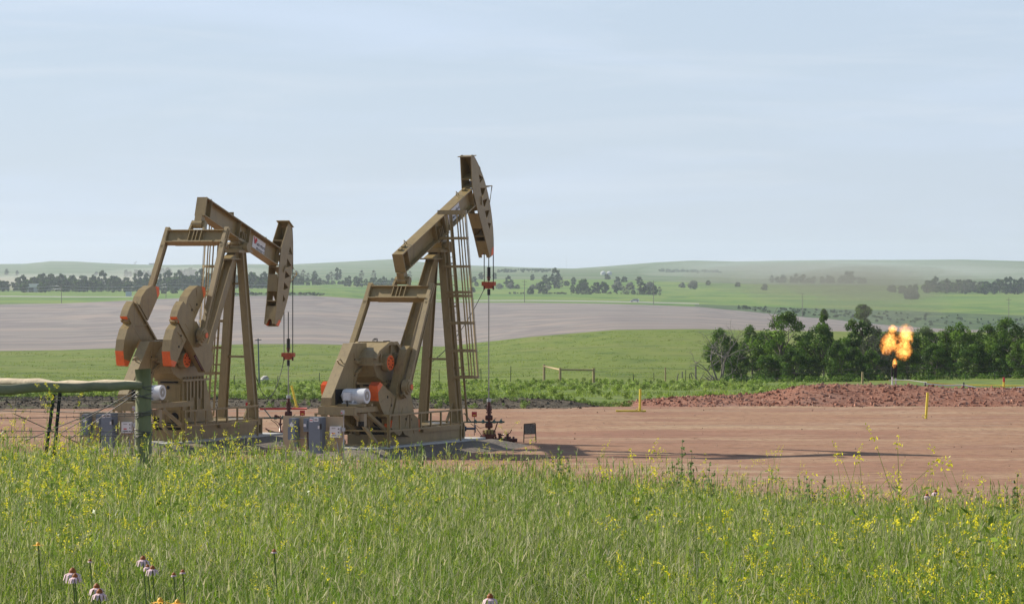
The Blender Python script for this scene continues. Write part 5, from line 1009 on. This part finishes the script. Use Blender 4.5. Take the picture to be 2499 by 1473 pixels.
# ------------------------------------------------------------------ grass
def blades(P, h, w, bend, seed, segs=3, tip=.12, facing=None):
    """bent tapering blades as quad strips; P base points (n,3)"""
    r = np.random.default_rng(seed); n = len(P); a = r.uniform(0, 6.283, n); la = r.uniform(0, 6.283, n) if facing is None else facing
    t = np.linspace(0, 1, segs + 1)
    out = bend[:, None] * h[:, None] * t[None] ** 1.9; up = h[:, None] * (t[None] - .38 * np.minimum(bend, 1.3)[:, None] * t[None] ** 2.4)
    cx = P[:, 0, None] + np.cos(la)[:, None] * out; cy = P[:, 1, None] + np.sin(la)[:, None] * out; cz = P[:, 2, None] + up
    hw = w[:, None] * .5 * (tip + (1 - tip) * (1 - t[None]) ** .8)
    sx, sy = np.cos(a)[:, None] * hw, np.sin(a)[:, None] * hw * .6
    V = np.stack([np.stack([cx - sx, cy - sy, cz], -1), np.stack([cx + sx, cy + sy, cz], -1)], 2).reshape(n, -1, 3)
    k = np.arange(segs); f = np.stack([2 * k, 2 * k + 1, 2 * k + 3, 2 * k + 2], -1)
    Fq = (f[None] + (2 * (segs + 1)) * np.arange(n)[:, None, None]).reshape(-1, 4)
    return V.reshape(-1, 3), Fq, 2 * (segs + 1), np.stack([cx[:, -1], cy[:, -1], cz[:, -1]], -1)
def merge(parts):
    V = []; Fq = []; T = []; n = 0
    for v, f, t in parts: V.append(v); Fq.append(f + n); T.append(t); n += len(v)
    return np.concatenate(V), np.concatenate(Fq), np.concatenate(T)
def pick(cols, n, r, jit=.22): return np.array(cols)[r.integers(0, len(cols), n)] * (1 + jit * (r.random((n, 1)) * 2 - 1))
def verge_points(n, r, d0=10.6, d1=59.5, pw=1.0):
    d = (d0 ** pw + (d1 ** pw - d0 ** pw) * r.random(n)) ** (1 / pw); x = (.155 * d + 1.6) * r.uniform(-1, 1, n); return np.stack([x, d, verge_z(x, d) - .01], -1)
r = np.random.default_rng(101)
FRESH = [(.37, .46, .012), (.48, .56, .020), (.22, .32, .010), (.60, .65, .040), (.29, .40, .012)]
DEEP = [(.055, .105, .006), (.085, .145, .008), (.035, .07, .006)]  # dark blade tints that put shadow depth into the grass colour
PALE = [(.38, .40, .16), (.30, .35, .10), (.46, .46, .25), (.24, .30, .06)]
DRY = [(.56, .50, .29), (.44, .39, .20), (.64, .60, .42)]
parts = []
P = verge_points(220000, r, pw=1.4); d = P[:, 1]; patch = smooth_noise(P[:, 0] / .34, P[:, 1] / 1.9, 71); big = smooth_noise(P[:, 0] / 2.6, P[:, 1] / 5, 73); wk = np.maximum(1, d / 15.5)
h = (.11 + .33 * r.random(len(P)) ** 1.7) * (1 + .5 * patch + .3 * big); bend = np.abs(r.normal(.75, .7, len(P))) * np.interp(d, [11, 26], [1.55, 1.0])
V, Fq, k, _ = blades(P, h, (.0030 + .0042 * r.random(len(P))) * wk, bend, 1)
c = pick(FRESH, len(P), r, .3); c *= (1 + .35 * np.clip(big + .6 * patch, -1, 1))[:, None]; q = r.random(len(P)) < .42 - .6 * patch; c[q] = pick(DEEP, q.sum(), r); q = (r.random(len(P)) < .09 - .30 * big); c[q] = pick(PALE, q.sum(), r); q = r.random(len(P)) < .05; c[q] = pick(DRY, q.sum(), r)
parts.append((V, Fq, np.repeat(c, k, 0)))
# thin flowering stems with pale seed heads
P = verge_points(76000, r, pw=1.25); patch2 = smooth_noise(P[:, 0] / .55, P[:, 1] / 2.2, 72); P = P[(patch2 + r.normal(0, .35, len(P))) > -.1]; d = P[:, 1]; n = len(P); wk = np.maximum(1, d / 17)
h = (.30 + .30 * r.random(n) ** 1.4 + .24 * (r.random(n) < .07)) * (1 + .15 * smooth_noise(P[:, 0] / 1.2, d / 2, 74)); bend = np.abs(r.normal(.13, .17, n)); fac = r.normal(-.4, 1.3, n)
V, Fq, k, tip = blades(P, h, .0021 * wk, bend, 2, 3, .5, fac); cs = pick([(.11, .19, .025), (.16, .24, .04), (.08, .15, .02), (.26, .30, .10)], n, r); parts.append((V, Fq, np.repeat(cs, k, 0)))
for j in range(4):                                                     # awns and spikelets: small slanted slivers round the tip
    q = r.random(n) < (.95, .75, .55, .4)[j]; Pt = tip[q] - np.array([0, 0, 1]) * (.012 + .04 * j) * (.5 + r.random((q.sum(), 1))); hh = (.035 + .06 * r.random(q.sum()))
    V, Fq, k, _ = blades(Pt, hh, (.0030 + .0030 * r.random(q.sum())) * wk[q], np.abs(r.normal(.7, .5, q.sum())), 3 + j, 2, .25, fac[q] + r.normal(0, .9, q.sum()))
    parts.append((V, Fq, np.repeat(pick(PALE + DRY[:1] + [(.20, .28, .05), (.16, .24, .04)], q.sum(), r), k, 0)))
# dry awns and fallen stalks lying through the sward
P = verge_points(62000, r, pw=1.1); P[:, 2] += r.uniform(.10, .40, len(P)); n = len(P); V, Fq, k, _ = blades(P, .08 + .20 * r.random(n) ** 2, .0020 * np.maximum(1, P[:, 1] / 15), np.abs(r.normal(1.6, .8, n)), 9, 3, .3); parts.append((V, Fq, np.repeat(pick(DRY + PALE, n, r), k, 0)))
# broad fresh blades in clumps
P = verge_points(520, r, pw=1.4); P = (P[:, None] + np.concatenate([r.normal(0, .12, (520, 34, 2)), np.zeros((520, 34, 1))], -1)).reshape(-1, 3); P[:, 2] = verge_z(P[:, 0], P[:, 1]); n = len(P)
V, Fq, k, _ = blades(P, .26 + .34 * r.random(n), .008 * np.maximum(1, P[:, 1] / 30), np.abs(r.normal(.55, .35, n)), 10, 4); parts.append((V, Fq, np.repeat(pick([(.13, .27, .012), (.18, .32, .02), (.09, .20, .012)], n, r), k, 0)))
# clusters of taller grass gone to seed
nc_ = 520; P = verge_points(nc_, r, 13, 58, 1.4); P = (P[:, None] + np.concatenate([r.normal(0, .13, (nc_, 15, 2)), np.zeros((nc_, 15, 1))], -1)).reshape(-1, 3); P[:, 2] = verge_z(P[:, 0], P[:, 1]); n = len(P); wk = np.maximum(1, P[:, 1] / 16)
V, Fq, k, tip = blades(P, np.repeat(r.uniform(.36, .72, nc_), 15) * r.uniform(.75, 1.1, n), .0026 * wk, np.abs(r.normal(.16, .16, n)), 31, 4, .5); parts.append((V, Fq, np.repeat(pick([(.10, .18, .012), (.15, .24, .02), (.075, .14, .01), (.22, .30, .04)], n, r), k, 0)))
for j in range(4):
    V, Fq, k, _ = blades(tip - np.array([0, 0, .025 * j]), .05 + .04 * r.random(n), .0048 * wk, np.abs(r.normal(.4, .3, n)), 32 + j, 2, .35); parts.append((V, Fq, np.repeat(pick(PALE + [(.26, .34, .06), (.20, .30, .03), (.24, .34, .03)], n, r), k, 0)))
# lone tall stalks breaking the skyline of the verge
P = verge_points(3600, r, 34, 59, 1.0); n = len(P); P = P[r.random(n) < .45 + .5 * smooth_noise(P[:, 0] / .8, P[:, 1] / 3, 75)]; n = len(P)
V, Fq, k, tip = blades(P, .46 + .46 * r.random(n) ** 1.6, .0052 * np.ones(n), np.abs(r.normal(.10, .10, n)), 14, 4, .5); parts.append((V, Fq, np.repeat(pick([(.12, .20, .03), (.18, .25, .05), (.24, .28, .10)], n, r), k, 0)))
for j in range(5):
    V, Fq, k, _ = blades(tip - np.array([0, 0, .022 * j]), .045 + .03 * r.random(n), .011 * np.ones(n), np.abs(r.normal(.3, .25, n)), 15 + j, 2, .4); parts.append((V, Fq, np.repeat(pick(PALE + [(.2, .28, .06)], n, r), k, 0)))
V, Fq, T = merge(parts); tag(np_mesh('tall_grass', V, Fq, GRASS, T), kind='stuff')

# weeds behind the pad and tufts over the pasture
def scatter(name, n, pxr, dr, hr, w, cols, seed, bendm=.4, keep=None, per=7, spread=.12, pw=1.0):
    r = np.random.default_rng(seed); d = (dr[0] ** pw + (dr[1] ** pw - dr[0] ** pw) * r.random(n)) ** (1 / pw); px = r.uniform(*pxr, n); x = (px - CX) / F * d
    if keep is not None: kk = keep(px, d, x); d, px, x = d[kk], px[kk], x[kk]; n = len(d)
    c = np.repeat(pick(cols, n, r, .3), per, 0); x = np.repeat(x, per) + r.normal(0, spread, n * per); d = np.repeat(d, per) + r.normal(0, spread, n * per); hh = np.repeat(r.uniform(*hr, n), per) * r.uniform(.6, 1.1, n * per)
    P = np.stack([x, d, np.maximum(land_z(x, d), -99) - .03], -1); V, Fq, k, _ = blades(P, hh, w * (d / 250) * r.uniform(.7, 1.4, n * per), np.abs(r.normal(bendm, .3, n * per)), seed + 1, 2, .3)
    return tag(np_mesh(name, V, Fq, GRASS, np.repeat(c * (1 + .15 * r.normal(size=(len(c), 1))), k, 0)), kind='stuff')
WG = [(.10, .17, .05), (.14, .215, .075), (.08, .14, .04), (.17, .24, .10), (.12, .19, .04)]
scatter('weeds', 7000, (-250, 2000), (164, 285), (.10, .34), .045, [(.22, .30, .05), (.26, .33, .06), (.18, .25, .04)], 201, .5, lambda px, d, x: (smooth_noise(x / 3, d / 7, 77) > -.15) & ((px < 1960) | (d > 200)), 6, .16, 1.5)
def weed_clumps(name, n, pxr, dr, rad, hmax, size, cols, seed, keep, per=44, zf=None):
    r = np.random.default_rng(seed); px = r.uniform(*pxr, n); d = r.uniform(*dr, n); x = (px - CX) / F * d; k = keep(px, d, x); px, d, x = px[k], d[k], x[k]; n = len(d)
    z = land_z(x, d) if zf is None else zf(x, d); sc_ = r.uniform(.55, 1.2, n); cl = np.stack([x, d, z + hmax * sc_ * .45, rad * sc_], -1); cl = np.concatenate([cl, np.stack([x + r.normal(0, rad * .5, n), d, z + hmax * sc_ * .8, rad * sc_ * .6], -1)])
    V, Fq, T = leaf_cloud(len(cl) * per, cl, size, cols, seed + 1); return tag(np_mesh(name, V, Fq, LEAF, T), kind='stuff')
weed_clumps('weeds', 1000, (-250, 1960), (232, 289), .20, .30, .10, [(.30, .40, .08), (.36, .44, .12), (.24, .34, .05), (.32, .42, .10)], 203, lambda px, d, x: smooth_noise(x / 2.6, d / 6, 79) > -.25)
weed_clumps('weeds', 700, (-250, 1960), (166, 228), .20, .34, .09, [(.26, .34, .05), (.30, .38, .07), (.20, .28, .04)], 207, lambda px, d, x: (smooth_noise(x / 2.2, d / 5, 83) > .12) & (px < 1900))
scatter('pasture_grass', 7000, (-250, 2000), (288, 690), (.08, .22), .06, [(.18, .255, .03), (.21, .28, .036), (.15, .22, .026), (.24, .28, .06)], 205, .8, lambda px, d, x: smooth_noise(x / 5, d / 14, 81) + .6 * smooth_noise(x / 1.6, d / 4, 82) > -.25, 5, .25, 1.0)

weed_clumps('weeds', 1300, (-250, 1540), (154.5, 168), .13, .24, .06, [(.18, .26, .05), (.23, .31, .07), (.14, .22, .04)], 211, lambda px, d, x: smooth_noise(x / 1.6, d / 3, 85) > np.where(d > 157.5, -.5, .02), 30, soil_z)
weed_clumps('weeds', 90, (1880, 1990), (164, 172), .16, .34, .07, [(.20, .28, .06), (.24, .31, .09)], 213, lambda px, d, x: d > 0, 36)
# ------------------------------------------------------------------ wild flowers
YEL = [(.80, .70, .03), (.72, .66, .04), (.85, .74, .06), (.62, .62, .06)]
def clover(h, seed, wk=1.0, nb=5, drop=.25):
    """sweet clover: stem and branches with small leaves, narrow yellow spikes; returns (green arrays, yellow arrays)"""
    r = np.random.default_rng(seed); gV, gF, spikes = [], [], []
    def strip(p0, p1, w, V, Fq):
        dd = np.array(p1) - np.array(p0); s = np.cross(dd, [0, 1, .2]); s = s / (np.linalg.norm(s) + 1e-9) * w / 2; n = len(V); V += [p0 - s, p0 + s, p1 + s * .6, p1 - s * .6]; Fq.append((n, n + 1, n + 2, n + 3))
        s = np.cross(dd, s); s = s / (np.linalg.norm(s) + 1e-9) * w / 2; n = len(V); V += [p0 - s, p0 + s, p1 + s * .6, p1 - s * .6]; Fq.append((n, n + 1, n + 2, n + 3))
    def leaf(p, s, V, Fq):
        a = r.normal(size=3); a /= np.linalg.norm(a); b_ = np.cross(a, r.normal(size=3)); b_ /= np.linalg.norm(b_); n = len(V); V += [p - a * s, p + b_ * s * .45, p + a * s, p - b_ * s * .45]; Fq.append((n, n + 1, n + 2, n + 3))
    def spike(p, dv, L):
        m = int(L / .0042); yV, yF = [], []
        for i in range(m):
            t = i / m; q = p + dv * L * t + np.array([0, 0, -drop * L * t * t]) + r.normal(size=3) * .0065 * wk * (1.1 - .6 * t); leaf(q, .0062 * wk * (1 - .45 * t), yV, yF)
        spikes.append((np.array(yV), np.array(yF), pick(YEL, len(yF), r).repeat(4, 0)))
    p = np.zeros(3); lean = r.normal(size=3) * .10; pts = []
    for i in range(7): q = p + np.array([lean[0], lean[1], 1]) * h / 7 + r.normal(size=3) * .012; strip(p, q, .0034 * wk * (1 - .09 * i), gV, gF); pts.append(q); p = q
    spike(p, np.array([lean[0], lean[1], .95]), r.uniform(.07, .11))
    for k in range(nb):
        i = r.integers(2, 7); b0 = pts[i]; dv = np.array([r.normal(), r.normal(), 1.0 + .4 * r.random()]); dv /= np.linalg.norm(dv); L = r.uniform(.10, .24); b1 = b0 + dv * L; strip(b0, b1, .0018 * wk, gV, gF); spike(b1, dv, r.uniform(.05, .10))
    for k in range(int(h * 34)):
        i = r.integers(0, 7); leaf(pts[i] + r.normal(size=3) * np.array([.05, .05, .04]), r.uniform(.010, .02) * wk ** .5, gV, gF)
    gV = np.array(gV); return (gV, np.array(gF), pick([(.16, .25, .03), (.22, .31, .05)], len(gF), r).repeat(4, 0)), spikes
CL = [clover(hh, 300 + i, 1.15, nb) for i, (hh, nb) in enumerate(((.45, 4), (.52, 6), (.60, 7), (.40, 3), (.68, 8)))]
r = np.random.default_rng(55); parts = []
P = verge_points(2000, r, 11.5, 57, 1.4); patch = smooth_noise(P[:, 0] / .9, P[:, 1] / 2.2, 91); P = P[(patch + .35 * np.interp(P[:, 0] / P[:, 1], [-.14, .0, .14], [.5, -.2, .25]) + r.normal(0, .2, len(P))) > .14]
for p in P:
    gA, yA = CL[r.integers(0, 5)]; s = r.uniform(.85, 1.3); wk = max(1, p[1] / 34); a = r.uniform(0, 6.28); M = np.array([[math.cos(a), -math.sin(a), 0], [math.sin(a), math.cos(a), 0], [0, 0, 1]]) * s
    for v, f, t in [gA] + yA: parts.append((v @ M.T + p, f, t))
V, Fq, T = merge(parts); tag(np_mesh('wildflowers', V, Fq, GRASS, T), kind='stuff')
GC = 'tall yellow sweet clover at the edge of the grass'
def clover_thing(px, py, d, seed, nb, label):
    x = (px - CX) / F * d; z0 = float(verge_z(np.array([x]), np.array([d]))[0]); h = max(.4, at(px, py, d).z - z0 - .08); gA, yA = clover(h, seed, 1.7, nb, .35)
    o = empty('sweet_clover', (x, d, z0)); tag(o, label, 'wildflower', GC); np_mesh('stem', *gA[:2], GRASS, gA[2], parent=o); [np_mesh('flower_spike', v_, f_, GRASS, t_, parent=o) for v_, f_, t_ in yA]
for i, (px, py, d, nb, lab) in enumerate(((112, 941, 40.5, 8, 'tallest yellow clover, its tip crossing the left log rail'), (145, 956, 41, 6, 'yellow clover just right of the tallest one, beside the dark steel post'), (190, 962, 43, 7, 'yellow clover below the log rail, left of the left panel board'), (208, 1010, 41, 6, 'yellow clover in front of the left panel board edge'), (40, 1015, 41, 8, 'yellow clover near the left edge below the rails'), (5, 1020, 40, 6, 'yellow clover at the very left edge of the picture'), (240, 1060, 40, 6, 'yellow clover in front of the grey cabinet left of the green post'),
        (430, 1062, 44, 6, 'yellow clover right of the green post'), (545, 1026, 46, 9, 'yellow clover in front of the lowered pump jack base'), (620, 1075, 47, 4, 'yellow clover in front of the right end of the farther skid'), (798, 1064, 50, 4, 'yellow clover in front of the tall grey cabinet'), (815, 1066, 50, 5, 'yellow clover right below the white control box'), (885, 1074, 49, 8, 'yellow clover before the rear railing of the nearer pump jack'), (915, 1072, 48, 5, 'yellow clover near the low hanging counterweight'), (1085, 1100, 50, 7, 'yellow clover in front of the gravel mound of the nearer pump jack'),
        (1255, 1040, 52, 5, 'yellow clover standing just left of the rusted sign frame'), (1275, 1058, 52, 4, 'yellow clover touching the left leg of the sign frame'), (1612, 1092, 50, 8, 'yellow clover left of the big leafy weed'), (1640, 1105, 49, 6, 'yellow clover in the big leafy weed'), (2265, 1180, 44, 7, 'yellow clover on the right side of the grass edge'))):
    clover_thing(px, py, d, 500 + i, nb, lab)
def weed_thing(px, py, d, w_, seed, label):
    r = np.random.default_rng(seed); x = (px - CX) / F * d; z0 = float(verge_z(np.array([x]), np.array([d]))[0]); h = at(px, py, d).z - z0; V = []; Fq = []
    cl = []; b = MB()
    for k in range(5):
        bx, by = r.normal(0, w_ * .35), r.normal(0, w_ * .3); hh = h * r.uniform(.7, 1.0); b.tube([(0, 0, -.02), (bx * .8, by, hh * .5), (bx, by, hh)], [.007, .005, .002], 4)
        for t in np.linspace(.15, 1.0, 12): cl.append((bx * min(1, 1.4 * t) + r.normal(0, .025), by * t + r.normal(0, .025), hh * t, .022 + .045 * (1 - t)))
    o = empty('leafy_weed', (x, d, z0)); tag(o, label, 'weed', 'leafy weeds at the edge of the grass'); b.build('stem', leaf_mat('weed_stem', 0), o)
    V, Fq, T = leaf_cloud(1100, cl, .036, [(.19, .27, .09), (.23, .31, .12), (.15, .22, .06)], seed); np_mesh('leaves', V, Fq, GRASS, T, parent=o)
for o_ in (): pass
for a in ((1372, 1088, 50, .22, 1, 'bushy grey green weed in front of the long shadow, right of the sign frame'), (1662, 1064, 49, .22, 2, 'tallest leafy weed rising over the pad in the middle of the grass edge'), (1690, 1120, 48, .30, 3, 'wide leafy weed at the foot of the tallest one'), (1735, 1160, 47, .18, 4, 'smaller leafy weed right of the wide one'), (1985, 1140, 45, .20, 5, 'leafy weed with pods right of centre on the grass edge'), (2490, 1145, 44, .2, 6, 'dark leafy weed at the right edge of the picture'), (1030, 1075, 51, .15, 7, 'thin leafy weed before the nearer skid')): weed_thing(*a)
bpy.data.materials['weed_stem'].node_tree.nodes['Attribute'].attribute_name = 'none'
for m_ in [m for m in bpy.data.materials if m.name.startswith('weed_stem')]:
    nt_ = m_.node_tree; [nt_.links.remove(l_) for l_ in list(nt_.links) if l_.from_node.bl_idname == 'ShaderNodeAttribute']; nt_.nodes['Principled BSDF'].inputs['Base Color'].default_value = (.12, .17, .06, 1)
PETAL = mat('pale_pink_petal', (.70, .50, .52), .6, 0, .06, 30); CONE = mat('orange_brown_cone', (.30, .085, .012), .7, 0, .3, 90); STEMM = mat('flower_stem', (.22, .28, .10), .7); YPET = mat('yellow_petal', (.80, .42, .03), .6)
def coneflower(px, py, d, s, label, petal=True, yellow=False, tilt=0.0):
    s *= .74
    x = (px - CX) / F * d; z0 = float(verge_z(np.array([x]), np.array([d]))[0]); h = at(px, py, d).z - z0; o = empty('coneflower' if not yellow else 'blanket_flower', (x, d, z0)); tag(o, label, 'wildflower', 'coneflowers in the foreground grass' if not yellow else 'orange flowers in the foreground grass')
    b = MB(); b.tube([(.05 * random.gauss(0, 1), .02, 0), (.02, 0, h * .6), (0, 0, h)], [.0032, .0028, .0026], 6); b.build('stem', STEMM, o)
    b = MB(); b.cyl((0, 0, h - .004 * s), (tilt * .008, 0, h + .009 * s), .0135 * s, .0125 * s, 14); b.cyl((tilt * .008, 0, h + .009 * s), (tilt * .014, 0, h + .018 * s), .0125 * s, .005 * s, 14); b.build('flower_cone', CONE if not yellow else YPET, o)
    b = MB(); npet = 11
    for k in range(npet):
        a = k * 2 * math.pi / npet + random.uniform(-.1, .1); L = (.036 if petal else .014) * s * random.uniform(.85, 1.1); c_, s_ = math.cos(a), math.sin(a); dr = random.uniform(.75, 1.0) if not yellow else .15
        ctr = [(0.011 * s, 0), (.011 * s + L * .45, -L * .25 * dr), (.011 * s + L * (.62 if not yellow else .9), -L * .95 * dr)]; wv = [.0045 * s, .0062 * s, .003 * s]; vs = []
        for (rr_, zz), w_ in zip(ctr, wv): vs += [(rr_ * c_ - s_ * w_, rr_ * s_ + c_ * w_, h + zz), (rr_ * c_ + s_ * w_, rr_ * s_ - c_ * w_, h + zz)]
        b.add(vs, [(0, 1, 3, 2), (2, 3, 5, 4)])
    b.build('petals', PETAL if not yellow else YPET, o)
for a in ((177, 1396, 12.6, 1.25, 'large coneflower with drooping pale petals, upper of a touching pair at bottom left'), (183, 1407, 12.3, .95, 'smaller coneflower tucked under the large one at bottom left'), (236, 1433, 12.2, 1.1, 'upper coneflower of the lower pair at bottom left'), (243, 1446, 12.0, 1.1, 'lower coneflower of the lower pair at bottom left'), (349, 1364, 13.4, 1.05, 'single pink coneflower with a dark cone, right of the bottom left pairs'), (1196, 1458, 11.9, 1.1, 'coneflower at the bottom edge in the middle of the grass'), (2262, 1209, 30, 1.5, 'coneflower on the right side of the grass edge'), (2283, 1200, 31, 1.5, 'darker coneflower just up right of the other one at the grass edge')): coneflower(*a)
for a in ((372, 1387, 13.0, .95, 'small flat pink flower beside the single coneflower', True), (360, 1382, 13.1, .7, 'tiny pink flower between the single coneflower and the flat one', True), (424, 1402, 12.8, .7, 'pale faded flower head right of the pink flowers', False), (446, 1395, 12.8, .75, 'white faded flower head right of the other faded one', False), (669, 1345, 13.8, .8, 'dry brown flower head left of centre in the grass', False), (220, 1368, 13.3, .6, 'dry brown seed head above the bottom left coneflowers', False)): coneflower(*a)
for a in ((391, 1467, 11.8, 1.0, 'left one of two orange flowers at the bottom edge'), (433, 1470, 11.8, .9, 'right one of two orange flowers at the bottom edge'), (93, 1328, 14.2, .8, 'small orange flower alone in the left grass')): coneflower(*a, True, True)

# ------------------------------------------------------------------ haze: even pale air round the whole scene
b = MB(); b.box2((-3600, -400, -60), (3600, 9000, 60)); hz = b.build('haze', [])
HZM = bpy.data.materials.new('pale_air'); HZM.use_nodes = True; n, l = HZM.node_tree.nodes, HZM.node_tree.links; n.remove(n['Principled BSDF'])
v = n.new('ShaderNodeVolumePrincipled'); v.inputs['Color'].default_value = (.78, .87, .97, 1); v.inputs['Density'].default_value = .000072; v.inputs['Anisotropy'].default_value = .35; l.new(v.outputs[0], n['Material Output'].inputs['Volume'])
hz.data.materials.append(HZM); tag(hz, kind='stuff')
